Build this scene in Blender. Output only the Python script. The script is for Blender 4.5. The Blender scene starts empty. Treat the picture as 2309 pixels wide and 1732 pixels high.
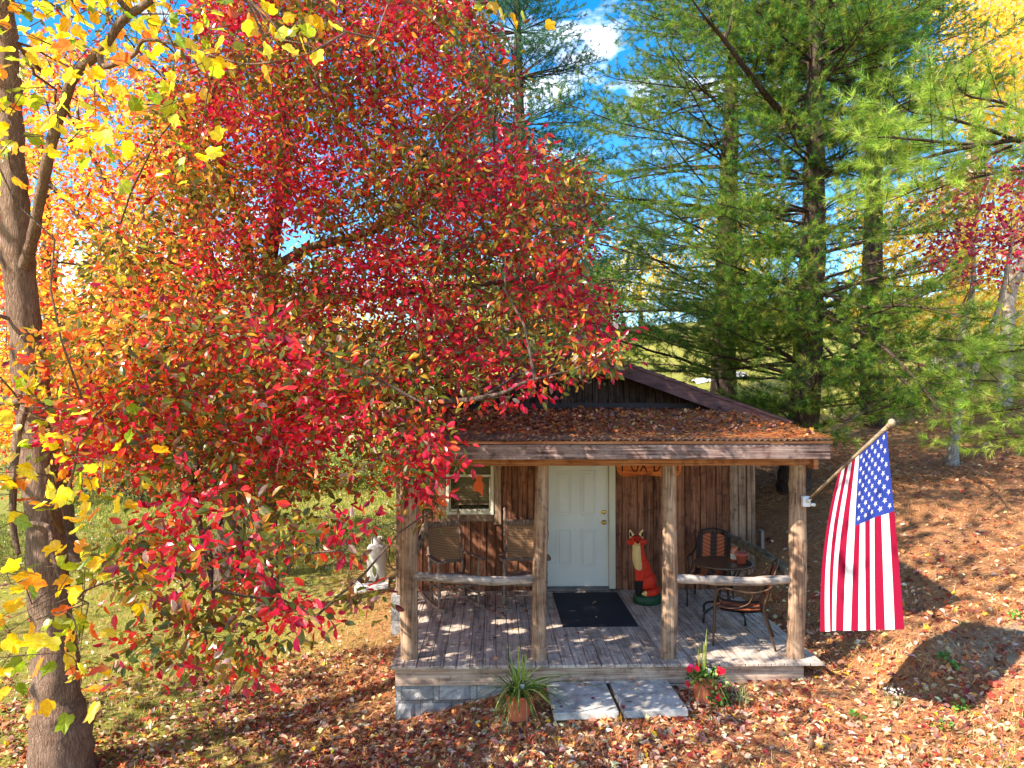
import bpy, math, random
import numpy as np
from mathutils import Vector, Matrix
SEED = 7
random.seed(SEED)
RNG = np.random.default_rng(SEED)
scene = bpy.context.scene
COL = scene.collection
R = math.radians

# ------------------------------------------------------------------ camera
CAM_Z = 2.85
F_PX, CX, CY = 1680.0, 1154.5, 866.0           # photograph is 2309 x 1732
YAW, PITCH = math.atan(41.5 / 1680), math.atan(32 / 1680)
cam_d = bpy.data.cameras.new('camera')
cam = bpy.data.objects.new('camera', cam_d)
COL.objects.link(cam)
cam.location = (0, 0, CAM_Z)
cam.rotation_euler = (R(90) + PITCH, 0, -YAW)
cam_d.sensor_width = 36
cam_d.lens = 36 * F_PX / 2309
cam_d.clip_end = 2000
scene.camera = cam
_cm = np.array(cam.rotation_euler.to_matrix())


def W(px, py, Y):
    """world point at depth Y seen at photograph pixel (px, py); arrays allowed"""
    px, py, Y = np.broadcast_arrays(np.asarray(px, float), np.asarray(py, float), np.asarray(Y, float))
    d = np.stack([(px - CX) / F_PX, -(py - CY) / F_PX, -np.ones_like(px)], -1) @ _cm.T
    t = Y / d[..., 1]
    p = d * t[..., None]
    p[..., 2] += CAM_Z
    return p


def lin(r, g, b):
    f = lambda c: (c / 255 / 12.92) if c / 255 <= .04045 else ((c / 255 + .055) / 1.055) ** 2.4
    return (f(r), f(g), f(b))


# ------------------------------------------------------------------ objects
ORG = {}


def link(o, parent=None):
    COL.objects.link(o)
    if parent is not None:
        o.parent = parent
    return o


def tag(o, label=None, cat=None, group=None, kind=None):
    if label: o['label'] = label
    if cat: o['category'] = cat
    if group: o['group'] = group
    if kind: o['kind'] = kind
    return o


def thing(name, loc, label, cat, group=None, rz=0.0):
    o = bpy.data.objects.new(name, None)
    o.empty_display_size = .2
    o.location = loc
    o.rotation_euler = (0, 0, rz)
    COL.objects.link(o)
    ORG[o.name] = tuple(loc)
    return tag(o, label, cat, group)


def mesh_np(name, V, faces_flat, loop_start, mats, parent=None, smooth=False, fmat=None, fcol=None, local=False):
    V = np.asarray(V, np.float32)
    org = (0, 0, 0)
    if parent is not None and not local:
        org = ORG.get(parent.name, (0, 0, 0))
        V = V - np.array(org, np.float32)
    me = bpy.data.meshes.new(name)
    me.vertices.add(len(V))
    me.vertices.foreach_set('co', V.ravel())
    me.loops.add(len(faces_flat))
    me.loops.foreach_set('vertex_index', np.asarray(faces_flat, np.int32))
    me.polygons.add(len(loop_start))
    me.polygons.foreach_set('loop_start', np.asarray(loop_start, np.int32))
    if fmat is not None:
        me.polygons.foreach_set('material_index', np.asarray(fmat, np.int32))
    me.update(calc_edges=True)
    me.polygons.foreach_set('use_smooth', np.full(len(loop_start), bool(smooth)) if not isinstance(smooth, np.ndarray) else smooth)
    for m in (mats if isinstance(mats, (list, tuple)) else [mats]):
        me.materials.append(m)
    if fcol is not None:
        a = me.attributes.new('col', 'FLOAT_COLOR', 'FACE')
        c = np.ones((len(loop_start), 4), np.float32)
        c[:, :3] = fcol
        a.data.foreach_set('color', c.ravel())
    o = bpy.data.objects.new(name, me)
    link(o, parent)
    if parent is not None:
        ORG[o.name] = org
    return o


class MB:
    """collects primitives; build() links them as ONE mesh object"""
    def __init__(s):
        s.v, s.f, s.m, s.s, s.c = [], [], [], [], []
        s.n = 0

    def add(s, V, F, mat=0, smooth=False, col=None):
        V = np.asarray(V, float).reshape(-1, 3)
        for f in F:
            s.f.append([i + s.n for i in f]); s.m.append(mat); s.s.append(smooth); s.c.append(col or (1, 1, 1))
        s.v.append(V); s.n += len(V)
        return s

    def box(s, c, d, rot=None, mat=0, bev=0.0, col=None):
        hx, hy, hz = d[0] / 2, d[1] / 2, d[2] / 2
        b = min(bev, hx * .9, hy * .9, hz * .9)
        if b > 0:
            V, F = [], []
            pts = {}
            for sx in (-1, 1):
                for sy in (-1, 1):
                    for sz in (-1, 1):
                        for k in range(3):
                            p = [sx * hx, sy * hy, sz * hz]
                            for j in range(3):
                                if j != k: p[j] -= (sx, sy, sz)[j] * b
                            pts[(sx, sy, sz, k)] = len(V); V.append(p)
            S = (-1, 1)
            for k in range(3):
                a_, b_ = [(1, 2), (2, 0), (0, 1)][k]
                for sk in S:
                    q = []
                    for (u, v) in ((-1, -1), (1, -1), (1, 1), (-1, 1)):
                        t = [0, 0, 0]; t[k] = sk; t[a_] = u; t[b_] = v
                        q.append(pts[(*t, k)])
                    F.append(q if sk > 0 else q[::-1])
            for k in range(3):          # edges along axis k
                a_, b_ = [(1, 2), (2, 0), (0, 1)][k]
                for u in S:
                    for v in S:
                        t0 = [0, 0, 0]; t0[k] = -1; t0[a_] = u; t0[b_] = v
                        t1 = list(t0); t1[k] = 1
                        q = [pts[(*t0, a_)], pts[(*t1, a_)], pts[(*t1, b_)], pts[(*t0, b_)]]
                        F.append(q if u * v < 0 else q[::-1])
            for sx in S:
                for sy in S:
                    for sz in S:
                        q = [pts[(sx, sy, sz, 0)], pts[(sx, sy, sz, 1)], pts[(sx, sy, sz, 2)]]
                        F.append(q if sx * sy * sz > 0 else q[::-1])
            V = np.array(V)
        else:
            V = np.array([[x, y, z] for x in (-hx, hx) for y in (-hy, hy) for z in (-hz, hz)])
            F = [[0, 1, 3, 2], [4, 6, 7, 5], [0, 4, 5, 1], [2, 3, 7, 6], [0, 2, 6, 4], [1, 5, 7, 3]]
        if rot is not None: V = V @ np.array(rot).T
        return s.add(V + np.array(c), F, mat, False, col)

    def beam(s, p0, p1, w, h, mat=0, bev=0.0, up=(0, 0, 1), col=None):
        p0, p1 = np.array(p0, float), np.array(p1, float)
        d = p1 - p0; L = np.linalg.norm(d); d /= L
        x = np.cross(d, up); x /= max(np.linalg.norm(x), 1e-9); z = np.cross(x, d)
        return s.box((p0 + p1) / 2, (w, L, h), np.stack([x, d, z], 1), mat, bev, col)

    def tube(s, pts, rad, n=8, mat=0, cap=True, smooth=True, jit=0.0, col=None):
        P = np.array(pts, float); k = len(P)
        r = np.broadcast_to(np.asarray(rad, float), (k,)) if np.ndim(rad) < 2 else rad
        T = np.gradient(P, axis=0); T /= np.maximum(np.linalg.norm(T, axis=1, keepdims=True), 1e-9)
        a = np.array([0, 0, 1.]) if abs(T[0][2]) < .9 else np.array([1., 0, 0])
        u = np.cross(T[0], a); u /= np.linalg.norm(u)
        V = []
        th = np.arange(n) * 2 * math.pi / n
        for i in range(k):
            u = u - T[i] * (u @ T[i]); u /= max(np.linalg.norm(u), 1e-9)
            w = np.cross(T[i], u)
            rr = r[i] * (1 + (RNG.normal(0, jit, n) if jit else 0))
            V.append(P[i] + (np.cos(th) * rr)[:, None] * u + (np.sin(th) * rr)[:, None] * w)
        F = []
        for i in range(k - 1):
            for j in range(n):
                j2 = (j + 1) % n
                F.append([i * n + j, i * n + j2, (i + 1) * n + j2, (i + 1) * n + j])
        s.add(np.concatenate(V), F, mat, smooth, col)
        if cap:
            b = s.n - k * n
            s.f.append([b + j for j in range(n)][::-1]); s.f.append([b + (k - 1) * n + j for j in range(n)])
            s.m += [mat] * 2; s.s += [False] * 2; s.c += [col or (1, 1, 1)] * 2
        return s

    def lathe(s, prof, c=(0, 0, 0), n=24, mat=0, smooth=True, tilt=None, fl=0.0, nf=0, col=None):
        V, F = [], []
        k = len(prof)
        for (r, z) in prof:
            for j in range(n):
                a = 2 * math.pi * j / n
                rr = r * (1 + fl * math.cos(nf * a)) if fl else r
                V.append([rr * math.cos(a), rr * math.sin(a), z])
        for i in range(k - 1):
            for j in range(n):
                j2 = (j + 1) % n
                F.append([i * n + j, i * n + j2, (i + 1) * n + j2, (i + 1) * n + j])
        V = np.array(V)
        if tilt is not None: V = V @ np.array(tilt).T
        return s.add(V + np.array(c), F, mat, smooth, col)

    def blob(s, c, r, n=10, mat=0, rot=None, col=None):
        V, F = [], []
        m = n // 2 + 1
        for i in range(1, m):
            t = math.pi * i / m
            for j in range(n):
                a = 2 * math.pi * j / n
                V.append([math.sin(t) * math.cos(a), math.sin(t) * math.sin(a), math.cos(t)])
        V += [[0, 0, 1], [0, 0, -1]]
        k = m - 1
        for i in range(k - 1):
            for j in range(n):
                j2 = (j + 1) % n
                F.append([i * n + j, (i + 1) * n + j, (i + 1) * n + j2, i * n + j2])
        for j in range(n):
            j2 = (j + 1) % n
            F.append([k * n, j, j2]); F.append([k * n + 1, (k - 1) * n + j2, (k - 1) * n + j])
        V = np.array(V) * np.array(r)
        if rot is not None: V = V @ np.array(rot).T
        return s.add(V + np.array(c), F, mat, True, col)

    def build(s, name, mats, parent=None, local=False, usecol=False):
        V = np.concatenate(s.v)
        flat, st, p = [], [], 0
        for f in s.f:
            st.append(p); flat += f; p += len(f)
        return mesh_np(name, V, flat, st, mats, parent, np.array(s.s, bool), s.m, np.array(s.c) if usecol else None, local)


def rotm(ax, ay, az):
    cx, sx, cy, sy, cz, sz = math.cos(ax), math.sin(ax), math.cos(ay), math.sin(ay), math.cos(az), math.sin(az)
    return (np.array([[cz, -sz, 0], [sz, cz, 0], [0, 0, 1]]) @ np.array([[cy, 0, sy], [0, 1, 0], [-sy, 0, cy]])
            @ np.array([[1, 0, 0], [0, cx, -sx], [0, sx, cx]]))


def rand_frames(n, up_bias=0.6, rng=None):
    """random frames (n,3,3): columns x (side), y (along leaf), z (normal)"""
    rng = rng or RNG
    z = rng.normal(size=(n, 3)); z[:, 2] = np.abs(z[:, 2]) + up_bias
    z /= np.linalg.norm(z, axis=1, keepdims=True)
    y = rng.normal(size=(n, 3)); y -= z * (y * z).sum(1, keepdims=True)
    y /= np.linalg.norm(y, axis=1, keepdims=True)
    return np.stack([np.cross(y, z), y, z], 2)


def frames_y(y, rng=None, zup=0.7):
    rng = rng or RNG
    n = len(y)
    y = y / np.linalg.norm(y, axis=1, keepdims=True)
    z = rng.normal(size=(n, 3)) + np.array([0, 0, zup]); z -= y * (y * z).sum(1, keepdims=True)
    z /= np.linalg.norm(z, axis=1, keepdims=True)
    return np.stack([np.cross(y, z), y, z], 2)


# templates: verts (x side, y along, z normal), fans
def fan(outline, centre):
    V = [centre] + outline
    n = len(outline)
    return np.array(V, float), [[0, 1 + i, 1 + (i + 1) % n] for i in range(n)]


OVAL = fan([[0, 0, .02], [.2, .25, .07], [.25, .55, .08], [.12, .85, .02], [0, 1, -.07], [-.12, .85, .02], [-.25, .55, .08], [-.2, .25, .07]], [0, .5, -.02])
DIAM = (np.array([[0, 0, 0], [.3, .45, .06], [0, 1, -.05], [-.3, .45, .06]], float), [[0, 1, 2], [0, 2, 3]])
CURL = fan([[0, 0, .1], [.3, .2, .02], [.36, .55, .12], [.15, .8, .16], [0, 1, .02], [-.2, .82, .2], [-.34, .5, .03], [-.28, .2, .16]], [0, .5, .0])
TULIP = fan([[0, 0, 0], [.22, -.06, .03], [.42, .12, .06], [.46, .36, .04], [.33, .5, .02], [.36, .72, .03], [.3, .95, -.05], [.12, .88, -.02], [0, .8, -.02],
             [-.12, .88, -.02], [-.3, .95, -.07], [-.36, .72, .03], [-.33, .5, .02], [-.46, .36, .05], [-.42, .12, .06], [-.22, -.06, .03]], [0, .4, -.03])
MAPLE = fan([[0, 0, 0], [.1, .12, 0], [.45, .1, .05], [.3, .32, .02], [.52, .6, -.06], [.2, .58, .02], [.14, .75, 0], [0, 1, -.08],
             [-.14, .75, 0], [-.2, .58, .02], [-.52, .6, -.02], [-.3, .32, .03], [-.45, .1, .08], [-.1, .12, 0]], [0, .4, 0])
NEEDLE = (np.array([[-.5, 0, 0], [.5, 0, 0], [0, 1, 0]], float), [[0, 1, 2]])
BLADE = (np.array([[-.5, 0, 0], [.5, 0, 0], [.35, .6, .06], [-.35, .6, .06], [0, 1, .2]], float), [[0, 1, 2, 3], [3, 2, 4]])


def scatter(name, tmpl, P, Fr, S, colors, mat, parent=None, sx=None, bend=None, local=False):
    """P (n,3), Fr (n,3,3), S (n,) length, sx (n,) width factor -> one mesh"""
    TV, TF = tmpl
    n, k = len(P), len(TV)
    L = np.repeat(TV[None], n, 0) * np.asarray(S)[:, None, None]
    if sx is not None: L[:, :, 0] *= np.asarray(sx)[:, None]
    if bend is not None: L[:, :, 2] *= np.asarray(bend)[:, None]
    V = np.einsum('nij,nkj->nki', Fr, L) + P[:, None, :]
    sizes = np.array([len(f) for f in TF])
    tf = np.concatenate([np.array(f) for f in TF])
    flat = (tf[None] + (np.arange(n) * k)[:, None]).ravel()
    st1 = np.concatenate([[0], np.cumsum(sizes)[:-1]])
    st = (st1[None] + (np.arange(n) * sizes.sum())[:, None]).ravel()
    fc = np.repeat(np.asarray(colors), len(TF), 0)
    return mesh_np(name, V.reshape(-1, 3), flat, st, mat, parent, False, None, fc, local)


def pick(pal, n, w=None, jit=.18, rng=None):
    rng = rng or RNG
    pal = np.array([lin(*c) for c in pal])
    w = np.array(w, float) / sum(w) if w is not None else None
    c = pal[rng.choice(len(pal), n, p=w)]
    return np.clip(c * np.exp(rng.normal(0, jit, (n, 1))) * np.exp(rng.normal(0, jit * .35, (n, 3))), 0.002, .9)


# ------------------------------------------------------------------ materials
MATS = {}


class NT:
    def __init__(s, name):
        s.m = bpy.data.materials.new(name); s.m.use_nodes = True
        s.nt = s.m.node_tree; s.nt.nodes.clear()
        s.out = s.nt.nodes.new('ShaderNodeOutputMaterial')

    def n(s, t, ins=None, **kw):
        nd = s.nt.nodes.new(t)
        for k, v in kw.items(): setattr(nd, k, v)
        for k, v in (ins or {}).items():
            sock = nd.inputs[k]
            if isinstance(v, bpy.types.NodeSocket): s.nt.links.new(v, sock)
            else:
                if sock.type == 'RGBA' and len(v) == 3: v = (*v, 1)
                sock.default_value = v
        return nd

    def ramp(s, fac, stops, interp='LINEAR'):
        nd = s.n('ShaderNodeValToRGB', {'Fac': fac})
        cr = nd.color_ramp; cr.interpolation = interp
        while len(cr.elements) < len(stops): cr.elements.new(.5)
        for e, (p, c) in zip(cr.elements, stops):
            e.position = p; e.color = (*c, 1) if not isinstance(c, (int, float)) else (c, c, c, 1)
        return nd.outputs['Color']

    def mix(s, f, a, b, mode='MIX'):
        nd = s.n('ShaderNodeMix', data_type='RGBA', blend_type=mode)
        for sock, v in ((nd.inputs[0], f), (nd.inputs[6], a), (nd.inputs[7], b)):
            if isinstance(v, bpy.types.NodeSocket): s.nt.links.new(v, sock)
            else: sock.default_value = v if isinstance(v, (int, float)) else ((*v, 1) if len(v) == 3 else v)
        return nd.outputs[2]

    def math(s, op, a, b=0.0, clamp=False):
        nd = s.n('ShaderNodeMath', operation=op, use_clamp=clamp)
        for sock, v in ((nd.inputs[0], a), (nd.inputs[1], b)):
            if isinstance(v, bpy.types.NodeSocket): s.nt.links.new(v, sock)
            else: sock.default_value = v
        return nd.outputs[0]

    def noise(s, vec, scale, detail=4, rough=.55, dist=0.0):
        return s.n('ShaderNodeTexNoise', {'Vector': vec, 'Scale': scale, 'Detail': detail, 'Roughness': rough, 'Distortion': dist}).outputs['Fac']

    def obj(s, sc=(1, 1, 1)):
        t = s.n('ShaderNodeTexCoord').outputs['Object']
        return s.n('ShaderNodeMapping', {'Vector': t, 'Scale': sc}).outputs['Vector']

    def pbr(s, col, rough=.7, bump=None, bs=.3, bd=.01, spec=.3, metal=0.0, extra=None):
        ins = {'Base Color': col, 'Roughness': rough, 'Specular IOR Level': spec, 'Metallic': metal}
        if bump is not None:
            ins['Normal'] = s.n('ShaderNodeBump', {'Height': bump, 'Strength': bs, 'Distance': bd}).outputs['Normal']
        if extra: ins.update(extra)
        b = s.n('ShaderNodeBsdfPrincipled', ins)
        return b.outputs[0]

    def done(s, sh):
        s.nt.links.new(sh, s.out.inputs['Surface']); return s.m


def leaf_mat(name, transl=.4, rough=.45, gloss=.4, boost=1.6):
    t = NT(name)
    a = t.n('ShaderNodeAttribute', attribute_name='col').outputs['Color']
    vein = t.noise(t.obj(), 60, 2)
    base = t.mix(1.0, a, t.ramp(vein, [(.3, (.75, .75, .75)), (.7, (1.15, 1.15, 1.15))]), 'MULTIPLY')
    p = t.pbr(base, rough, spec=gloss)
    tc = t.mix(1.0, base, (boost, boost, boost), 'MULTIPLY')
    tr = t.n('ShaderNodeBsdfTranslucent', {'Color': tc}).outputs[0]
    mx = t.n('ShaderNodeMixShader', {'Fac': transl})
    t.nt.links.new(p, mx.inputs[1]); t.nt.links.new(tr, mx.inputs[2])
    return t.done(mx.outputs[0])


def wood_mat(name, cols, axis='X', gs=(2.5, 40), rough=.8, bs=.5, var=.35, knots=True):
    """cols: dark, mid, light; grain runs along axis"""
    t = NT(name)
    lo, hi = gs
    sc = {'X': (lo, hi, hi), 'Y': (hi, lo, hi), 'Z': (hi, hi, lo)}[axis]
    isl = t.n('ShaderNodeNewGeometry').outputs['Random Per Island']
    tc = t.n('ShaderNodeTexCoord').outputs['Object']
    off = t.n('ShaderNodeVectorMath', {0: tc}, operation='ADD')
    cmb = t.n('ShaderNodeCombineXYZ', {'X': t.math('MULTIPLY', isl, 13.7), 'Y': t.math('MULTIPLY', isl, 7.3), 'Z': t.math('MULTIPLY', isl, 5.1)})
    t.nt.links.new(cmb.outputs[0], off.inputs[1])
    v = t.n('ShaderNodeMapping', {'Vector': off.outputs[0], 'Scale': sc}).outputs['Vector']
    g = t.noise(v, 1.0, 6, .65, .6)
    w = t.noise(off.outputs[0], 3.2, 3, .6)
    col = t.ramp(g, [(.36, cols[0]), (.5, cols[1]), (.64, cols[2])])
    col = t.mix(t.ramp(w, [(.42, 0.0), (.64, .55)]), col, cols[2])
    w2 = t.noise(off.outputs[0], 9, 5, .7)
    col = t.mix(t.ramp(w2, [(.52, 0.0), (.66, .6)]), col, tuple(c * .75 for c in cols[0]))
    if knots:
        vo = t.n('ShaderNodeTexVoronoi', {'Vector': t.n('ShaderNodeMapping', {'Vector': off.outputs[0], 'Scale': tuple(3.0 if s_ == hi else 1.6 for s_ in sc)}).outputs[0], 'Scale': 1.0}).outputs['Distance']
        col = t.mix(t.ramp(vo, [(.04, .8), (.09, 0.0)]), col, tuple(c * .4 for c in cols[0]))
    val = t.math('ADD', t.math('MULTIPLY', isl, var), 1 - var / 2)
    hv = t.n('ShaderNodeHueSaturation', {'Color': col, 'Value': val, 'Saturation': 1.0, 'Hue': .5})
    return t.done(t.pbr(hv.outputs[0], rough, g, bs, .006, spec=.2))


def plain(name, col, rough=.6, noise=.12, sc=9, spec=.3, metal=0.0, bs=.1):
    t = NT(name)
    v = t.obj()
    n_ = t.noise(v, sc, 5)
    c = t.mix(1.0, col, t.ramp(n_, [(.25, (1 - noise,) * 3), (.75, (1 + noise,) * 3)]), 'MULTIPLY')
    return t.done(t.pbr(c, rough, n_, bs, .003, spec, metal))


def attr_mat(name, rough=.6, spec=.3, bsc=40, bs=.15):
    t = NT(name)
    a = t.n('ShaderNodeAttribute', attribute_name='col').outputs['Color']
    n_ = t.noise(t.obj(), bsc, 4)
    c = t.mix(1.0, a, t.ramp(n_, [(.25, (.8,) * 3), (.75, (1.15,) * 3)]), 'MULTIPLY')
    return t.done(t.pbr(c, rough, n_, bs, .003, spec))


def bark_mat(name, cols, sc=(14, 14, 2.2), bs=1.0, bd=.02):
    t = NT(name)
    v = t.obj(sc)
    wv = t.n('ShaderNodeVectorMath', {0: v, 1: t.n('ShaderNodeTexNoise', {'Vector': v, 'Scale': 1.2, 'Detail': 4.0}).outputs['Color']}, operation='ADD').outputs[0]
    vo = t.n('ShaderNodeTexVoronoi', {'Vector': wv, 'Scale': 1.9}, feature='DISTANCE_TO_EDGE').outputs['Distance']
    g = t.noise(v, 2.4, 8, .75, 1.2)
    big = t.noise(t.obj(), 2.2, 4)
    col = t.ramp(g, [(.34, cols[0]), (.5, cols[1]), (.66, cols[2])])
    col = t.mix(t.ramp(vo, [(0.0, .55), (.10, 0.0)]), col, tuple(c * .6 for c in cols[0]))
    col = t.mix(t.ramp(big, [(.4, 0.0), (.7, .4)]), col, cols[2])
    h = t.math('ADD', t.math('MULTIPLY', t.math('MINIMUM', vo, .2), 1.2), t.math('MULTIPLY', g, 1.3))
    return t.done(t.pbr(col, .9, h, bs, bd, spec=.15))
# ------------------------------------------------------------------ terrain
CP = np.array([
    (-12, 2, -1.2), (-8, 5, -1.1), (-4.3, 7.5, -.76), (-1.2, 8, -.64), (-1.44, 11.1, -.62), (0.1, 8.05, -.35), (.6, 7.3, -.30), (1.9, 7.3, -.27),
    (3.4, 8.05, -.19), (3.4, 10.2, -.12), (3.7, 9.0, -.05), (4.3, 11, .42), (5.44, 13.3, 1.22), (9.2, 15, 1.47), (5, 8, .12), (5.2, 7.2, .12), (7, 8, .75), (5, 6, -.15), (7, 6, .3),
    (0, 4, -.75), (3, 4, -.55), (0, 0, -1.0), (6, 0, -.5), (-4, 14, -.72), (-5.2, 14.8, -.68), (-2.2, 14, -.6), (-9.6, 16.7, -.72), (-15, 15, -1.0),
    (-10, 27, -.8), (-20, 30, -.9), (-4, 24, -.6), (0, 20, -.1), (0, 32, 1.0), (6, 18, 1.7), (9, 22, 2.35), (12, 18, 2.3), (14, 30, 4.3), (6, 30, 2.9),
    (3, 40, 2.6), (8, 45, 4.2), (10, 70, 8.2), (-5, 45, .4), (-20, 45, -.6), (-10, 80, 3.0), (-45, 60, 1.0), (30, 35, 7.0), (25, 15, 4.0), (15, 8, 2.3), (10, 6, 1.2),
    (11, 0, .8), (30, 0, 3), (-40, 10, -2), (-80, 80, 4), (40, 90, 13), (0, 150, 14), (90, 90, 20), (-100, 150, 10), (100, 0, 12), (-100, 0, -4), (0, -60, -4), (60, 200, 24)], float)


def _phi(r): return np.sqrt(r * r + 1.7 ** 2)


_A = _phi(np.linalg.norm(CP[:, None, :2] - CP[None, :, :2], axis=2))
_w = np.linalg.solve(_A + np.eye(len(CP)) * 1e-3, CP[:, 2])


def G(x, y):
    x, y = np.broadcast_arrays(np.asarray(x, float), np.asarray(y, float))
    sh = x.shape
    q = np.stack([x.ravel(), y.ravel()], 1)
    out = np.empty(len(q))
    for i in range(0, len(q), 20000):
        c = q[i:i + 20000]
        out[i:i + 20000] = _phi(np.linalg.norm(c[:, None] - CP[None, :, :2], axis=2)) @ _w
    X, Y = q[:, 0], q[:, 1]
    out += .022 * np.sin(X * 2.1 + 1.3 * np.sin(Y * 1.1)) * np.sin(Y * 1.7 + .6) + .012 * np.sin(X * 5.3 + Y * 3.1) * np.sin(Y * 4.7 - X * 1.9)
    # low bank of needle litter right of the porch
    out += .16 * np.exp(-(((X - 4.75) / .55) ** 2 + ((Y - 8.0) / .5) ** 2)) - .1 * np.exp(-(((X - 4.0) / .4) ** 2 + ((Y - 8.3) / .6) ** 2))
    under = (X > -1.0) & (X < 3.38) & (Y > 8.2) & (Y < 11.2)
    out = np.where(under, np.minimum(out, -.2), out)
    hs = (X > -1.40) & (X < 3.88) & (Y > 11.15) & (Y < 17.4)
    out = np.where(hs, np.minimum(out, -.2), out)
    return out.reshape(sh)


def axis(segs):
    a = []
    for (s, e, st) in segs: a += list(np.arange(s, e, st))
    return np.array(a + [segs[-1][1]])


gx = axis([(-160, -40, 12), (-40, -12, 2), (-12, -7, .5), (-7, 9, .1), (9, 16, .4), (16, 40, 2), (40, 160, 12)])
gy = axis([(-60, 0, 6), (0, 5, .5), (5, 12, .1), (12, 18, .2), (18, 40, 1), (40, 80, 4), (80, 260, 15)])
GXm, GYm = np.meshgrid(gx, gy)
GZ = G(GXm, GYm)
nx, ny = len(gx), len(gy)
ii, jj = np.meshgrid(np.arange(nx - 1), np.arange(ny - 1))
i0 = (jj * nx + ii).ravel()
quad = np.stack([i0, i0 + 1, i0 + nx + 1, i0 + nx], 1)

t = NT('ground_soil')
geo = t.n('ShaderNodeNewGeometry').outputs['Position']
sep = t.n('ShaderNodeSeparateXYZ', {'Vector': geo})
X_, Y_ = sep.outputs['X'], sep.outputs['Y']
nb = t.noise(geo, .55, 5); nm = t.noise(geo, 3.0, 5, .6); nf = t.noise(geo, 26, 6, .7); nff = t.noise(geo, 90, 4, .7)
st_v = t.n('ShaderNodeMapping', {'Vector': geo, 'Rotation': (0, 0, .5), 'Scale': (18, 90, 30)}).outputs[0]
straw_n = t.noise(st_v, 1.0, 5, .7, 1.2)
straw = t.ramp(straw_n, [(.25, lin(84, 60, 46)), (.46, lin(146, 100, 68)), (.58, lin(186, 134, 92)), (.72, lin(222, 184, 138))])
straw = t.mix(t.ramp(nm, [(.45, 0.0), (.7, .5)]), straw, lin(104, 62, 44))
grass = t.ramp(nf, [(.25, lin(58, 66, 22)), (.5, lin(118, 122, 44)), (.7, lin(164, 156, 74)), (.85, lin(200, 184, 120))])
grass = t.mix(t.ramp(nm, [(.4, 0.0), (.65, .6)]), grass, lin(150, 128, 78))
dirt = t.ramp(nf, [(.3, lin(120, 100, 80)), (.6, lin(172, 154, 130)), (.8, lin(200, 186, 164))])
# where the straw lies: right of a line, not far behind
f1 = t.math('ADD', X_, t.math('MULTIPLY', nb, 3.0))
f1 = t.math('ADD', f1, t.math('MULTIPLY', nm, .8))
m_straw = t.ramp(t.math('DIVIDE', t.math('SUBTRACT', f1, -1.5), 2.4, True), [(0.0, 0.0), (1.0, 1.0)])
f2 = t.math('SUBTRACT', 19.5, Y_); f2 = t.math('ADD', f2, t.math('MULTIPLY', nb, 5.0))
m_far = t.ramp(t.math('DIVIDE', f2, 5.0, True), [(0.0, 0.0), (1.0, 1.0)])
m_s = t.math('MULTIPLY', m_straw, m_far)
# grassy corner right front
f3 = t.math('SUBTRACT', t.math('ADD', t.math('MULTIPLY', X_, .9), t.math('MULTIPLY', nb, 2.5)), t.math('MULTIPLY', t.math('SUBTRACT', Y_, 6.4), 2.2))
m_c = t.ramp(t.math('DIVIDE', t.math('SUBTRACT', f3, 4.6), 1.2, True), [(0.0, 0.0), (1.0, .75)])
col = t.mix(m_s, grass, straw)
col = t.mix(m_c, col, grass)
dx = t.math('DIVIDE', t.math('SUBTRACT', X_, 5.35), .8); dy = t.math('DIVIDE', t.math('SUBTRACT', Y_, 7.75), .55)
dd = t.math('ADD', t.math('MULTIPLY', dx, dx), t.math('MULTIPLY', dy, dy))
m_d = t.ramp(t.math('ADD', dd, t.math('MULTIPLY', t.math('SUBTRACT', nm, .5), 1.8)), [(.35, .9), (1.0, 0.0)])
col = t.mix(m_d, col, dirt)
hgt = t.math('ADD', t.math('MULTIPLY', nf, .6), t.math('MULTIPLY', nff, .4))
M_ground = t.done(t.pbr(col, .95, hgt, .9, .03, spec=.1))
ground = mesh_np('ground', np.stack([GXm, GYm, GZ], -1).reshape(-1, 3), quad.ravel(), np.arange(len(quad)) * 4, M_ground, None, True)
tag(ground, kind='structure')

# pale gravel drive crossing the lawn behind the cabin
t = NT('gravel')
v = t.obj()
M_gravel = t.done(t.pbr(t.ramp(t.noise(v, 30, 5, .7), [(.3, lin(170, 165, 160)), (.7, lin(225, 222, 218))]), .9, t.noise(v, 30, 5), .4, .02, spec=.2))
ax = np.linspace(8.3, 10.4, 40); V = []
for x in ax:
    yc = 30.6 + .12 * (x - 5) ** 1.0 + .5 * math.sin(x * .4)
    for k in range(5):
        yy = yc - .7 + k * .35
        V.append((x, yy, float(G(x, yy)) + .09 + (.03 if 0 < k < 4 else -.06)))
F = [[i * 5 + k, (i + 1) * 5 + k, (i + 1) * 5 + k + 1, i * 5 + k + 1] for i in range(39) for k in range(4)]
tag(MB().add(V, F, 0, True).build('gravel_drive', M_gravel), kind='structure')


def gpt(x, y, dz=0.0):
    x = np.asarray(x, float); y = np.asarray(y, float)
    return np.stack([x, y, G(x, y) + dz], -1)


def gframes(x, y, tilt=.35, rng=None):
    """frames lying on the ground with random heading"""
    rng = rng or RNG
    e = .06
    dzx = (G(x + e, y) - G(x - e, y)) / (2 * e); dzy = (G(x, y + e) - G(x, y - e)) / (2 * e)
    z = np.stack([-dzx, -dzy, np.ones_like(dzx)], 1) + rng.normal(0, tilt, (len(x), 3))
    z /= np.linalg.norm(z, axis=1, keepdims=True)
    y_ = rng.normal(size=(len(x), 3)); y_ -= z * (y_ * z).sum(1, keepdims=True)
    y_ /= np.linalg.norm(y_, axis=1, keepdims=True)
    return np.stack([np.cross(y_, z), y_, z], 2)


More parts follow.
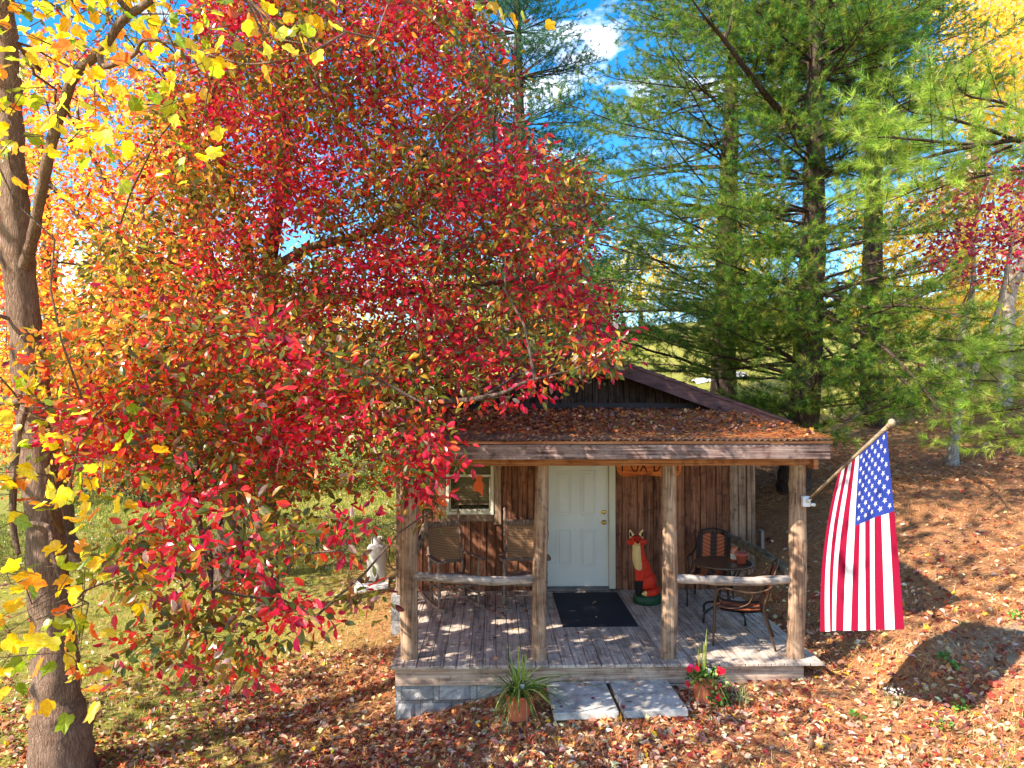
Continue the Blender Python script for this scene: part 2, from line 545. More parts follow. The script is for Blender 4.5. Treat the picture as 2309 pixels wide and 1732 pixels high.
def blocked(x, y):
    a = (x > -1.1) & (x < 3.47) & (y > 8.0) & (y < 11.2)
    b = (x > -1.46) & (x < 3.95) & (y > 11.0) & (y < 17.6)
    c = (x > .55) & (x < 1.9) & (y > 7.24) & (y < 8.1)
    return a | b | c


M_litter = leaf_mat('dry_leaf', .18, .6, .25, 1.2)
M_straw = attr_mat('pine_straw', .8, .15)
M_grassb = leaf_mat('grass_blade', .3, .6, .2, 1.3)
LIT = [(226, 204, 170), (204, 158, 132), (166, 116, 98), (168, 62, 54), (132, 48, 48), (190, 98, 60), (220, 156, 92), (234, 196, 136), (192, 142, 108), (112, 68, 62), (162, 98, 66), (226, 198, 150), (208, 160, 140), (240, 190, 40), (98, 44, 40)]
LITW = [13, 12, 13, 6, 9, 9, 8, 7, 13, 8, 14, 7, 9, 2, 9]


def field(n, x0, x1, y0, y1, dens, rng=None):
    rng = rng or RNG
    x = rng.uniform(x0, x1, n); y = rng.uniform(y0, y1, n)
    keep = (rng.random(n) < dens(x, y)) & ~blocked(x, y)
    return x[keep], y[keep]


def lump(x, y, s, k=0.0):
    return .5 + .25 * np.sin(x * s + 2 * np.sin(y * s * .7 + k)) + .25 * np.sin(y * s * 1.3 + 1.7 * np.sin(x * s * .9 + k))


# fallen leaves: front strip (large), further away
x, y = field(74000, -6.5, 7.5, 5.2, 10.5, lambda x, y: np.clip(1.15 - .12 * np.abs(x - .5) - .22 * np.maximum(y - 8.2, 0), .1, 1) * (.28 + 1.15 * lump(x, y, 2.2) * (.5 + lump(x, y, 5.3, 3.))) * np.where(x > 3.3, .6, 1))
n = len(x)
k_ = RNG.random(n) < .22
xm, ym = x[k_], y[k_]; x, y = x[~k_], y[~k_]; n = len(xm)
tag(scatter('fallen_leaves', MAPLE, gpt(xm, ym, RNG.uniform(.006, .035, n)), gframes(xm, ym, .5), RNG.uniform(.05, .105, n), pick([(190, 110, 62), (214, 150, 96), (150, 86, 58), (176, 70, 50), (206, 176, 134), (120, 76, 60), (226, 170, 60)], n, [20, 16, 18, 10, 16, 14, 5], .25), M_litter,
            bend=RNG.uniform(.5, 4, n), sx=RNG.uniform(.6, 1.1, n)), kind='stuff', label='curled lobed brown leaves lying among the smaller ones', cat='leaf litter')
n = len(x)
tag(scatter('fallen_leaves', OVAL, gpt(x, y, RNG.uniform(.004, .03, n)), gframes(x, y, .45), RNG.uniform(.03, .085, n), pick(LIT, n, LITW, .25), M_litter,
            bend=RNG.uniform(.5, 4, n), sx=RNG.uniform(.7, 1.5, n)), kind='stuff', label='red, orange and tan fallen leaves covering the ground before the porch', cat='leaf litter')
x, y = field(34000, -14, 14, 9.5, 28, lambda x, y: .5 * (.3 + .9 * lump(x, y, 1.1)))
n = len(x)
tag(scatter('fallen_leaves', DIAM, gpt(x, y, RNG.uniform(.005, .03, n)), gframes(x, y, .4), RNG.uniform(.05, .1, n), pick(LIT, n, LITW, .22), M_litter,
            bend=RNG.uniform(.5, 3, n), sx=RNG.uniform(.9, 1.4, n)), kind='stuff', label='scattered leaves on the lawn and slope further back', cat='leaf litter')
# pine straw on the right slope and in front
STR = [(214, 148, 92), (186, 116, 70), (156, 94, 60), (232, 184, 128), (120, 72, 50), (200, 132, 80)]
x, y = field(190000, -3.5, 9.5, 5.2, 13.5, lambda x, y: np.clip((x + 3.6 + 1.2 * lump(x, y, 1.3)) / 3.6, 0.06, 1) * (.35 + .75 * lump(x, y, 3.1, 1.0)))
n = len(x)
h = .35 + RNG.normal(0, .9, n) + 1.2 * np.sin(x * 1.3 + y)
Fr = gframes(x, y, .14)
yv = np.stack([np.cos(h), np.sin(h), np.zeros(n)], 1); z = Fr[:, :, 2]
yv -= z * (yv * z).sum(1, keepdims=True); yv += z * RNG.normal(0.03, .13, (n, 1)); yv /= np.linalg.norm(yv, axis=1, keepdims=True)
Fr = np.stack([np.cross(yv, z), yv, z], 2)
tag(scatter('pine_straw', NEEDLE, gpt(x, y, RNG.uniform(.004, .03, n)), Fr, RNG.uniform(.08, .16, n), pick(STR, n, None, .25), M_straw, sx=np.full(n, .032)),
    kind='stuff', label='orange brown pine needle litter blanketing the slope right of the porch', cat='pine straw')
x, y = field(80000, 1.5, 15, 12.5, 20.5, lambda x, y: (.3 + .7 * lump(x, y, 1.9, 1.)) * np.clip((20.5 - y) / 3, 0, 1))
n = len(x); h = RNG.uniform(0, 6.283, n); yv = np.stack([np.cos(h), np.sin(h), RNG.normal(.15, .2, n)], 1)
tag(scatter('pine_straw', NEEDLE, gpt(x, y, RNG.uniform(.004, .04, n)), frames_y(yv, zup=2), RNG.uniform(.1, .2, n), pick(STR, n, None, .3), M_straw, sx=np.full(n, .05)),
    kind='stuff', label='pine needle litter under the big pines further up the slope', cat='pine straw')
x, y = field(90000, -16, 1.5, 15, 30, lambda x, y: (.25 + .75 * lump(x, y, 1.4, 1.)) * np.clip((2 - x) / 4, 0, 1))
n = len(x); yv = np.stack([RNG.normal(0, .5, n), RNG.normal(0, .5, n), np.ones(n)], 1)
tag(scatter('grass', BLADE, gpt(x, y, -.01), frames_y(yv), RNG.uniform(.06, .15, n), pick([(96, 118, 40), (140, 148, 56), (70, 92, 32), (176, 170, 84)], n, None, .2), M_grassb, sx=np.full(n, .14)),
    kind='stuff', label='longer lawn grass beyond the tree trunks', cat='grass')
# grass: left lawn, right front corner, sparse weeds
GR = [(120, 132, 44), (158, 158, 66), (92, 108, 34), (190, 178, 98), (206, 190, 120)]
x1, y1 = field(100000, -8, 0.5, 5.2, 17, lambda x, y: np.clip((-x - .9) / 3.2, 0.0, 1) * (.2 + .75 * lump(x, y, 2.5, 2.)) * np.clip(1.4 - (y - 5) * .07, .3, 1))
x2, y2 = field(30000, 2.5, 9, 5.2, 7.6, lambda x, y: np.clip((x * .9 - (y - 6.4) * 2.4 - 2.9) / 1.3, 0, 1) * (.3 + .8 * lump(x, y, 3.2)))
x3, y3 = field(22000, -6, 9, 5.2, 9.8, lambda x, y: .16 * (lump(x, y, 3.7, .4) > .78))
x = np.concatenate([x1, x2, x3]); y = np.concatenate([y1, y2, y3]); n = len(x)
yv = np.stack([RNG.normal(0, .55, n), RNG.normal(0, .55, n), np.ones(n)], 1)
tag(scatter('grass', BLADE, gpt(x, y, -.005), frames_y(yv), RNG.uniform(.03, .09, n), pick(GR, n, None, .2), M_grassb, sx=np.full(n, .09)),
    kind='stuff', label='short yellow green grass on the lawn and in the front corner', cat='grass')
# ------------------------------------------------------------------ cabin
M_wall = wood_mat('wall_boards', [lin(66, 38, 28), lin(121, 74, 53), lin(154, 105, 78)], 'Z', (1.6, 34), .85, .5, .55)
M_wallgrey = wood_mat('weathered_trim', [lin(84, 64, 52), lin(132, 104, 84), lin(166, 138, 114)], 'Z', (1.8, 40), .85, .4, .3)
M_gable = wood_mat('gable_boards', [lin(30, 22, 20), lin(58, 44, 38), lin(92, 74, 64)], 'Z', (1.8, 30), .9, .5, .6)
M_deck = wood_mat('deck_boards', [lin(116, 96, 86), lin(178, 156, 138), lin(208, 192, 174)], 'Y', (1.4, 46), .75, .55, .32)
M_skirt = wood_mat('rim_board', [lin(122, 94, 78), lin(178, 146, 124), lin(206, 182, 158)], 'X', (1.2, 40), .8, .4, .2)
M_fascia = wood_mat('fascia_board', [lin(48, 32, 30), lin(112, 84, 76), lin(172, 148, 136)], 'X', (1.2, 50), .85, .9, .3)
M_cedar = wood_mat('cedar_beam', [lin(112, 66, 44), lin(160, 102, 68), lin(188, 134, 98)], 'X', (1.4, 40), .75, .4, .2)
M_log = wood_mat('peeled_log', [lin(84, 60, 46), lin(140, 108, 84), lin(180, 150, 122)], 'Z', (1.5, 42), .75, .5, .25)
M_rail = wood_mat('rail_log', [lin(96, 82, 76), lin(150, 134, 122), lin(186, 172, 158)], 'X', (1.6, 46), .8, .5, .2)
M_siderail = wood_mat('side_rail_log', [lin(52, 50, 40), lin(100, 92, 76), lin(140, 130, 110)], 'Y', (2.2, 30), .85, .6, .2)
M_birch = wood_mat('banded_log', [lin(40, 30, 24), lin(120, 104, 84), lin(214, 200, 170)], 'X', (14, 2), .8, .4, .1)
M_white = plain('white_door_paint', lin(212, 210, 202), .5, .07, 2.5, .4, 0, .03)
M_vinyl = plain('cream_vinyl', lin(206, 198, 176), .5, .05, 5)
M_brass = plain('brass', lin(214, 170, 80), .3, .05, 20, .5, 1.0)
M_rake = wood_mat('rake_board_paint', [lin(70, 46, 48), lin(92, 62, 62), lin(112, 80, 76)], 'X', (1.2, 30), .7, .2, .12, False)
M_flash = plain('dark_flashing', lin(52, 46, 52), .6, .2, 6)
M_shingle = plain('brown_shingles', lin(84, 66, 56), .95, .35, 14, .1, 0, .8)
M_steel = plain('galvanised', lin(120, 112, 108), .5, .3, 6, .4, .4)
M_black = plain('black_iron', lin(38, 34, 32), .45, .2, 20)
t = NT('corrugated_metal')
n1 = t.noise(t.obj(), 3, 5); n2 = t.noise(t.obj((2, 14, 2)), 2, 5, .7)
c_ = t.ramp(n2, [(.3, lin(70, 56, 50)), (.55, lin(116, 94, 78)), (.8, lin(156, 134, 110))])
M_corr = t.done(t.pbr(t.mix(t.ramp(n1, [(.4, 0.0), (.7, .6)]), c_, lin(112, 76, 54)), .6, n1, .3, .004, .3, .25))
t = NT('split_face_block')
v = t.obj()
br = t.n('ShaderNodeTexBrick', {'Vector': t.n('ShaderNodeMapping', {'Vector': v, 'Rotation': (R(90), 0, 0)}).outputs[0], 'Color1': (*lin(150, 146, 142), 1), 'Color2': (*lin(176, 172, 168), 1), 'Mortar': (*lin(132, 128, 124), 1),
                                'Scale': 1.0, 'Mortar Size': .006, 'Brick Width': .405, 'Row Height': .203})
n1 = t.noise(v, 14, 5, .7)
M_block = t.done(t.pbr(t.mix(1.0, br.outputs['Color'], t.ramp(n1, [(.2, .72), (.8, 1.15)]), 'MULTIPLY'), .9,
                       t.math('SUBTRACT', t.math('MULTIPLY', n1, 1.4), br.outputs['Fac']), 1.0, .03, .2))

WY = 11.13                                # front wall plane
cab = thing('cabin', (1.24, 14.2, -.2), 'small brown board sided cabin with a log post front porch and a low gable roof', 'cabin')


def P(b, name, mats, parent=cab): return b.build(name, mats, parent)


# foundation under the house and below the deck
b = MB()
b.box((-1.40, 14.2, -.6), (.2, 6.4, 1.1)); b.box((3.86, 14.2, -.6), (.2, 6.4, 1.1)); b.box((1.24, 17.35, -.6), (5.0, .2, 1.1)); b.box((1.24, 11.12, -.6), (5.02, .18, 1.08))
P(b, 'foundation', M_block)
b = MB()
RNGb = np.random.default_rng(3)
# split face blocks, front and left of the porch, built one by one
for row in range(4):
    z = -.335 - .203 * row
    off = .2 if row % 2 else 0
    xx = -1.05
    while xx < 3.3:
        w = (.2 if (xx == -1.05 and off) else .4)
        if xx + w > 3.32: w = 3.32 - xx
        if w < .05: break
        nxg, nzg = 6, 4
        V = []
        for iz in range(nzg + 1):
            for ix in range(nxg + 1):
                e = min(ix, nxg - ix, iz, nzg - iz)
                V.append((xx + .004 + (w - .008) * ix / nxg, 8.12 - (0 if e == 0 else .018 + RNGb.uniform(0, .022)), z - .0985 + .197 * iz / nzg))
        F = [[iz * (nxg + 1) + ix, iz * (nxg + 1) + ix + 1, (iz + 1) * (nxg + 1) + ix + 1, (iz + 1) * (nxg + 1) + ix] for iz in range(nzg) for ix in range(nxg)]
        b.add(V, F, 0, False)
        xx += w
b.box((1.13, 8.22, -.64), (4.37, .18, .80)); b.box((-.96, 9.65, -.64), (.17, 2.6, .80))
P(b, 'foundation', M_block)

# walls : vertical boards of two depths
b = MB()
WX0, WX1 = -1.44, 3.92
DX0, DX1 = .80, 1.715
x = WX0 + .07; k = 0
while x < WX1 - .10:
    w = (.085, .15)[k % 2]; d = (.032, .016)[k % 2]
    x1 = min(x + w, WX1 - .09)
    xm = (x + x1) / 2
    lo, hi = .0 + RNGb.uniform(-.03, .0), 2.63
    segs = [(lo, hi)]
    if -.83 < xm < .12: segs = [(lo, 1.06), (2.2, hi)]
    elif DX0 - .1 < xm < DX1 + .1: segs = [(2.14, hi)]
    for (z0, z1) in segs:
        b.box((xm, WY - d / 2, (z0 + z1) / 2), (x1 - x - .006, d, z1 - z0), bev=.003)
    x = x1; k += 1
P(b, 'wall', M_wall)
b = MB()                                  # side and rear walls, board pattern too
for (sx, x0) in ((-1, WX0), (1, WX1)):
    y = WY + .10; k = 0
    while y < 17.3:
        w = (.085, .15)[k % 2]; d = (.032, .016)[k % 2]
        b.box((x0 + sx * (d / 2 - .03), y + w / 2, 1.25), (d, w - .006, 2.7), bev=.003); y += w; k += 1
b.box((1.24, 17.36, 1.25), (5.2, .05, 2.7)); b.box((WX0 + .03, 14.2, 1.25), (.04, 6.2, 2.62)); b.box((WX1 - .03, 14.2, 1.25), (.04, 6.2, 2.62))
b.box((-.98, WY + .03, 1.3), (.8, .04, 2.6)); b.box((2.8, WY + .03, 1.3), (2.15, .04, 2.6)); b.box((.4, WY + .03, 1.3), (.72, .04, 2.6)); b.box((-.35, WY + .03, .5), (.7, .04, 1.0))
P(b, 'wall', M_wall)
b = MB()                                  # corner boards
for (xa, w, d) in ((WX0 + .035, .07, .05), (WX1 - .33, .12, .048), (WX1 - .20, .11, .03), (WX1 - .10, .055, .055), (WX1 - .035, .06, .045)):
    b = MB().box((xa, WY - d / 2 - .002, 1.29), (w, d, 2.66), bev=.004)
    P(b, 'corner_board', M_wallgrey)
# gable above the porch roof
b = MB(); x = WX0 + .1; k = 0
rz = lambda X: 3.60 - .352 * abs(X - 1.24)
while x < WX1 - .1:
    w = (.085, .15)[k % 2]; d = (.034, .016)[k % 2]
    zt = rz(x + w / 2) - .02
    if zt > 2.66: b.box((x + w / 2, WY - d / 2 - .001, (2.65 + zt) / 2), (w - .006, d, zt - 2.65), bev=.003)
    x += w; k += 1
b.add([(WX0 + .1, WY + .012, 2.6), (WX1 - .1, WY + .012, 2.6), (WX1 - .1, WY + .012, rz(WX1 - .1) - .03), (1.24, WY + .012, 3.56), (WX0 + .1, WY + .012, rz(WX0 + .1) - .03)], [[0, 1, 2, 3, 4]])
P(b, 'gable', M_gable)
b = MB(); b.box((1.24, WY - .06, 2.715), (4.6, .03, .125)); P(b, 'flashing', M_flash)
# main roof
rf = MB()
Y0, Y1 = WY - .42, 17.8
for s in (-1, 1):
    e = 1.24 + s * 3.07; zt = rz(e)
    V = [(1.24, Y0, 3.60), (e, Y0, zt), (e, Y1, zt), (1.24, Y1, 3.60)]
    V2 = [(a, b_, c_ - .05) for (a, b_, c_) in V]
    q = [0, 1, 2, 3] if s > 0 else [3, 2, 1, 0]
    rf.add(V + V2, [q, [4 + i for i in q[::-1]], [0, 4, 5, 1], [1, 5, 6, 2], [2, 6, 7, 3]], 0)
    ns = 20
    for i in range(ns):                   # shingle courses
        f0, f1 = i / ns, (i + 1.0) / ns
        xa, xb = 1.24 + s * 3.1 * f0, 1.24 + s * 3.1 * f1
        rf.beam(((xa + xb) / 2, Y0 - .01, (rz(xa) + rz(xb)) / 2 + .008), ((xa + xb) / 2, Y1, (rz(xa) + rz(xb)) / 2 + .008), abs(xb - xa) * 1.1, .008,
                up=(s * .28, 0, 1))
ro = P(rf, 'roof', M_shingle)
for s in (-1, 1):
    b = MB(); e = 1.24 + s * 3.08
    V = []
    h = .20
    for (yy) in (Y0 - .035, Y0 - .004):
        V += [(1.24, yy, 3.585), (e, yy, rz(e) - .015), (e, yy, rz(e) - .13), (e - s * .12, yy, rz(e) - .20), (1.24, yy, 3.585 - h)]
    q = [0, 1, 2, 3, 4] if s > 0 else [4, 3, 2, 1, 0]
    b.add(V, [q[::-1], [i + 5 for i in q]] + [[i, (i + 1) % 5, (i + 1) % 5 + 5, i + 5] for i in range(5)], 0)
    # narrow drip trim on top
    b.beam((1.24, Y0 - .045, 3.58), (e, Y0 - .045, rz(e) - .02), .02, .035)
    P(b, 'rake_board', M_rake, ro)
b = MB()
for s in (-1, 1):
    e = 1.24 + s * 3.06
    b.beam((1.24, WY - .2, 3.535), (e, WY - .2, rz(e) - .065), .40, .012)
P(b, 'soffit', M_rake, ro)

# ---------------- door
dr = MB()
dcx = (DX0 + DX1) / 2; dw = DX1 - DX0
dr.box((dcx, WY + .01, 1.065), (dw, .045, 2.03), bev=.004)
for cx_ in (1.045, 1.415 + .0):
    for (z0, z1) in ((.36, .89), (1.115, 1.76), (1.84, 1.98)):
        w = .21
        for (xx, zz, ww, hh) in ((cx_, z0, w + .02, .02), (cx_, z1, w + .02, .02), (cx_ - w / 2, (z0 + z1) / 2, .02, z1 - z0 - .02), (cx_ + w / 2, (z0 + z1) / 2, .02, z1 - z0 - .02)):
            dr.box((xx, WY - .016, zz), (ww, .012, hh), bev=.005)
        dr.box((cx_, WY - .0165, (z0 + z1) / 2), (w - .07, .010, z1 - z0 - .07), bev=.005)
door = P(dr, 'door', M_white)
for (zz, nm) in ((1.00, 'door_knob'), (1.15, 'deadbolt')):
    b = MB(); T = rotm(R(90), 0, 0)
    pr = [(.001, 0), (.034, 0), (.036, .008), (.014, .014), (.012, .03), (.026, .042), (.028, .055), (.018, .064), (.001, .066)] if nm == 'door_knob' else [(.001, 0), (.032, 0), (.032, .014), (.022, .022), (.014, .024), (.001, .024)]
    b.lathe(pr, (1.645, WY - .012, zz), 20, tilt=T); P(b, nm, M_brass, door)
b = MB()
b.box((DX1 + .05, WY - .03, 1.08), (.095, .07, 2.12), bev=.006); b.box((DX0 - .05, WY - .03, 1.08), (.095, .07, 2.12), bev=.006); b.box((dcx, WY - .028, 2.12), (dw, .066, .07), bev=.004)
P(b, 'door_frame', M_vinyl, door)
b = MB(); b.box((dcx, WY - .05, .025), (dw, .14, .04), bev=.008); P(b, 'threshold', M_steel, door)

# ---------------- window
wn = MB()
wx0, wx1, wz0, wz1 = -.70, 0.0, 1.13, 2.12
for (c, d) in (((wx0 + .02, WY - .03, 1.62), (.045, .06, 1.0)), ((wx1 - .02, WY - .03, 1.62), (.045, .06, 1.0)), ((-.35, WY - .029, wz0 + .02), (.62, .056, .045)), ((-.35, WY - .029, wz1), (.62, .056, .045)),
               ((-.35, WY - .024, 1.70), (.62, .046, .035)), ((-.35, WY - .022, wz0 + .06), (.62, .03, .03)), ((wx0 + .055, WY - .022, 1.4), (.02, .03, .52)), ((wx1 - .055, WY - .022, 1.4), (.02, .03, .52))):
    wn.box(c, d, bev=.004)
win = P(wn, 'window', M_vinyl)
b = MB()
for (c, d) in (((wx0 - .06, WY - .025, 1.6), (.11, .045, 1.25)), ((wx1 + .06, WY - .025, 1.6), (.11, .045, 1.25)), ((-.35, WY - .026, wz0 - .055), (.69, .047, .10))):
    b.box(c, d, bev=.004)
P(b, 'window_casing', M_wallgrey, win)
t = NT('window_glass')
gl = t.n('ShaderNodeBsdfGlossy', {'Color': (.8, .85, .9, 1), 'Roughness': .03}).outputs[0]; trn = t.n('ShaderNodeBsdfTransparent', {'Color': (.75, .78, .76, 1)}).outputs[0]
mx = t.n('ShaderNodeMixShader', {'Fac': .02}); t.nt.links.new(trn, mx.inputs[1]); t.nt.links.new(gl, mx.inputs[2]); M_glass = t.done(mx.outputs[0])
b = MB(); b.box((-.35, WY - .01, 1.4), (.6, .004, .54)); b.box((-.35, WY + .0, 1.9), (.6, .004, .40)); P(b, 'pane', M_glass, win)
b = MB()
for i in range(36):
    b.box((-.35, WY + .03 + (.004 if i % 2 else 0), 1.29 + i * .0235), (.62, .025, .0025), rotm(R(38), 0, 0))
b.box((-.35, WY + .03, 1.27), (.62, .025, .02))
P(b, 'blind', plain('blind_slats', lin(196, 154, 126), .8, .1, 9, .1), win)
b = MB(); b.box((-.35, WY + .12, 1.6), (.8, .01, 1.1)); b.box((-.45, WY + .09, 1.2), (.25, .02, .08)); P(b, 'dark_backing', plain('dark_room', lin(44, 38, 34), .9), win)  # dark sheet behind the blind, the room's darkness put into its colour

# ---------------- porch deck
b = MB(); x = -1.10; k = 0
while x < 3.45:
    b.box((x + .069, 9.55, -.018), (.136 - RNGb.uniform(0, .003), 3.10 + RNGb.uniform(-.008, .008), .034 + RNGb.uniform(0, .002)), bev=.004); x += .1413
P(b, 'deck', M_deck)
b = MB()
b.box((1.16, 8.085, -.135), (4.42, .038, .195), bev=.004); b.box((-1.03, 9.6, -.135), (.038, 2.95, .195)); b.box((3.36, 9.6, -.135), (.038, 2.95, .195))
b.box((2.62, 8.075, -.305), (1.50, .036, .13), bev=.004)
for xx in np.arange(-.6, 3.2, .4): b.box((xx, 9.6, -.135), (.038, 2.9, .19))
P(b, 'rim_board', M_skirt)
# log posts
posts = [((-.93, 8.27), (-.925, 8.24), .096, .098, 1), ((.50, 8.20), (.53, 8.24), .083, .072, 2), ((1.925, 8.19), (1.955, 8.24), .083, .080, 3), ((3.33, 8.20), (3.40, 8.24), .094, .090, 4)]
for (p0, p1, r0, r1, sd) in posts:
    rg = np.random.default_rng(sd); m = 40
    b = MB(); n_ = 18
    zs = np.linspace(0, 2.12, m)
    V = []
    kn = [(rg.uniform(.2, 2.0), rg.uniform(0, 6.28), rg.uniform(.010, .024)) for _ in range(7)]
    w1 = rg.uniform(0, 6, 4)
    for i, z in enumerate(zs):
        f = z / 2.12
        cx_ = p0[0] + (p1[0] - p0[0]) * f + .008 * math.sin(z * 2.6 + w1[0]); cy_ = p0[1] + (p1[1] - p0[1]) * f + .006 * math.sin(z * 2 + w1[1])
        for j in range(n_):
            a = 2 * math.pi * j / n_
            r = (r0 + (r1 - r0) * f) * (1 + .035 * math.sin(2 * a + z * 1.4 + w1[2]) + .03 * math.sin(z * 4.4 + w1[3]) * (0.3 if sd == 1 else 1))
            if sd > 1:
                for (kz, ka, kr) in kn:
                    da = (a - ka + math.pi) % (2 * math.pi) - math.pi
                    r += kr * math.exp(-((z - kz) / .035) ** 2 - (da / .35) ** 2)
            V.append((cx_ + r * math.cos(a), cy_ + r * math.sin(a), z))
    F = [[i * n_ + j, i * n_ + (j + 1) % n_, (i + 1) * n_ + (j + 1) % n_, (i + 1) * n_ + j] for i in range(m - 1) for j in range(n_)]
    b.add(V, F, 0, True); P(b, 'post', M_log)
# beam, fascia, rafters
b = MB(); b.beam((-1.0, 8.20, 2.155), (3.50, 8.20, 2.155), .10, .09, bev=.006); b.box((3.53, 8.17, 2.13), (.055, .17, .12), bev=.006); P(b, 'beam', M_cedar)
b = MB(); b.beam((-1.06, 7.745, 2.290), (3.53, 7.745, 2.290), .038, .155, bev=.006); fo = P(b, 'fascia', M_fascia)
b = MB(); b.beam((-1.07, 7.75, 2.390), (3.55, 7.75, 2.390), .06, .028); P(b, 'roof_lath', M_cedar)
zr = lambda Y: 2.415 + (Y - 7.7) * .0745
b = MB()
for xx in np.linspace(-.98, 3.44, 9): b.beam((xx, 7.77, zr(7.77) - .085), (xx, WY - .03, zr(WY) - .085), .038, .13)
for yy in (8.4, 9.1, 9.8, 10.5): b.beam((-1.05, yy, zr(yy) - .030), (3.5, yy, zr(yy) - .030), .06, .022)
P(b, 'rafters', M_cedar)
# corrugated porch roof
b = MB(); nc = 4.66 / .067; m = int(nc * 6)
V = []
for yy in (7.69, 8.8, 10, WY - .05):
    for i in range(m + 1):
        xx = -1.10 + 4.66 * i / m
        V.append((xx, yy, zr(yy) + .009 * math.cos(2 * math.pi * i / 6)))
F = [[r_ * (m + 1) + i, r_ * (m + 1) + i + 1, (r_ + 1) * (m + 1) + i + 1, (r_ + 1) * (m + 1) + i] for r_ in range(3) for i in range(m)]
b.add(V, F, 0, True); proof = P(b, 'porch_roof', M_corr)
# rails
def log_rail(pts, r, mat, n=12, name='rail', seed=1):
    rg = np.random.default_rng(seed)
    p = np.array(pts, float); u = np.linspace(0, 1, 22); pk = np.linspace(0, 1, len(p))
    q = np.stack([np.interp(u, pk, p[:, i]) for i in range(3)], 1)
    ker = np.array([.25, .5, .25])
    for _ in range(3):
        q[1:-1] = .25 * q[:-2] + .5 * q[1:-1] + .25 * q[2:]
    b = MB().tube(q, r * (1 + .07 * np.sin(u * 19 + seed) + rg.normal(0, .03, 22)), n, jit=.02)
    return P(b, name, mat)
log_rail([(-.87, 8.23, .90), (-.4, 8.2, .875), (0, 8.2, .845), (.45, 8.22, .86)], .049, M_rail, seed=2)
log_rail([(1.97, 8.20, .865), (2.3, 8.19, .85), (2.8, 8.2, .825), (3.28, 8.22, .845)], .050, M_rail, seed=5)
log_rail([(3.36, 8.30, .86), (3.40, 9.3, .88), (3.44, 10.3, .84), (3.47, 11.08, .80)], .062, M_siderail, seed=7)
log_rail([(-.98, 8.33, .84), (-1.0, 9.3, .86), (-1.0, 10.3, .92), (-1.0, 11.08, .97)], .05, M_birch, seed=9)
# outlet box on the corner
b = MB(); b.box((3.935, 10.9, .74), (.05, .12, .34), bev=.006); P(b, 'outlet_box', M_steel)

# wooden sign, its top tucked behind the beam
sg = thing('hanging_sign', (2.30, WY - .08, 1.88), 'orange wooden plank sign with dark hand painted letters on the wall right of the door', 'sign')
b = MB(); n_ = 24; xs = np.linspace(1.83, 2.80, n_)
V = []
for i, xx in enumerate(xs):
    e = min(1, (xx - 1.82) / .07, (2.81 - xx) / .07)
    zb = 1.70 + .012 * math.sin(xx * 9) + .10 * (1 - e) - .02 * (xx - 1.85); zt_ = 1.985 - .06 * (1 - e)
    V += [(xx, WY - .075, zb), (xx, WY - .075, zt_), (xx, WY - .050, zb), (xx, WY - .050, zt_)]
F = []
for i in range(n_ - 1):
    a = i * 4; c = a + 4
    F += [[a, c, c + 1, a + 1], [a + 2, a + 3, c + 3, c + 2], [a, a + 2, c + 2, c], [a + 1, c + 1, c + 3, a + 3]]
F += [[0, 1, 3, 2], [4 * n_ - 4, 4 * n_ - 2, 4 * n_ - 1, 4 * n_ - 3]]
b.add(V, F); b.build('plank', wood_mat('sign_wood', [lin(150, 66, 26), lin(204, 104, 46), lin(222, 130, 66)], 'X', (2, 30), .7, .3, .1), sg)
GL = {'F': [[(0, 0), (0, 1)], [(0, 1), (.7, 1)], [(0, .55), (.5, .55)]], 'O': [[(.4 + .4 * math.cos(a), .5 + .5 * math.sin(a)) for a in np.linspace(0, 6.283, 15)]],
      'X': [[(0, 0), (.75, 1)], [(0, 1), (.75, 0)]], 'D': [[(0, 0), (0, 1), (.4, .95), (.72, .6), (.68, .3), (.4, .03), (0, 0)]],
      'E': [[(.65, 0), (0, 0), (0, 1), (.65, 1)], [(0, .52), (.5, .52)]], 'N': [[(0, 0), (0, 1), (.7, 0), (.7, 1)]]}
xx = 1.915; M_sp = plain('sign_paint', lin(70, 24, 20), .6)
for ch in 'FOX DEN':
    if ch == ' ': xx += .07; continue
    b = MB()
    for st_ in GL[ch]:
        pts = [(xx + .125 * u, WY - .079, 1.765 + .17 * v) for (u, v) in st_]
        b.tube(pts, .009, 6)
    b.build('letter', M_sp, sg)
    xx += .135

# ornament hanging before the window: orange cat silhouette on a cord with a spiral below
orn = thing('hanging_ornament', (-.28, 9.0, 1.6), 'small orange wooden animal cutout hanging on a cord in front of the window', 'ornament')
ox, oy = float(W(1080, 1090, 9.2)[0]), 9.2
b = MB()
out = [(-.05, -.02), (-.075, .03), (-.06, .09), (-.03, .12), (-.045, .15), (-.03, .19), (-.015, .175), (.015, .175), (.03, .195), (.045, .15), (.03, .12), (.055, .08), (.06, .03), (.045, -.01), (.055, -.05), (.04, -.08), (.02, -.04), (-.02, -.01)]
oz = float(W(1080, 1100, 9.2)[2]) - .03
V = [(ox + x_, oy - .006, oz + z_) for (x_, z_) in out] + [(ox + x_, oy + .006, oz + z_) for (x_, z_) in out]
no = len(out)
b.add(V, [list(range(no)), list(range(no, 2 * no))[::-1]] + [[i, i + no, (i + 1) % no + no, (i + 1) % no] for i in range(no)])
b.build('cutout', plain('orange_paint', lin(232, 104, 44), .6), orn)
b = MB().tube([(ox, oy, oz + .17), (ox, oy, 2.3)], .002, 4).tube([(ox, oy, oz), (ox - .005, oy, oz - .2)], .003, 4)
b.tube([(ox - .005 + .03 * math.cos(a) * (1 - a / 16), oy, oz - .235 + .03 * math.sin(a) * (1 - a / 16)) for a in np.linspace(1.57, 12, 26)], .004, 5)
b.build('cord', M_black, orn)

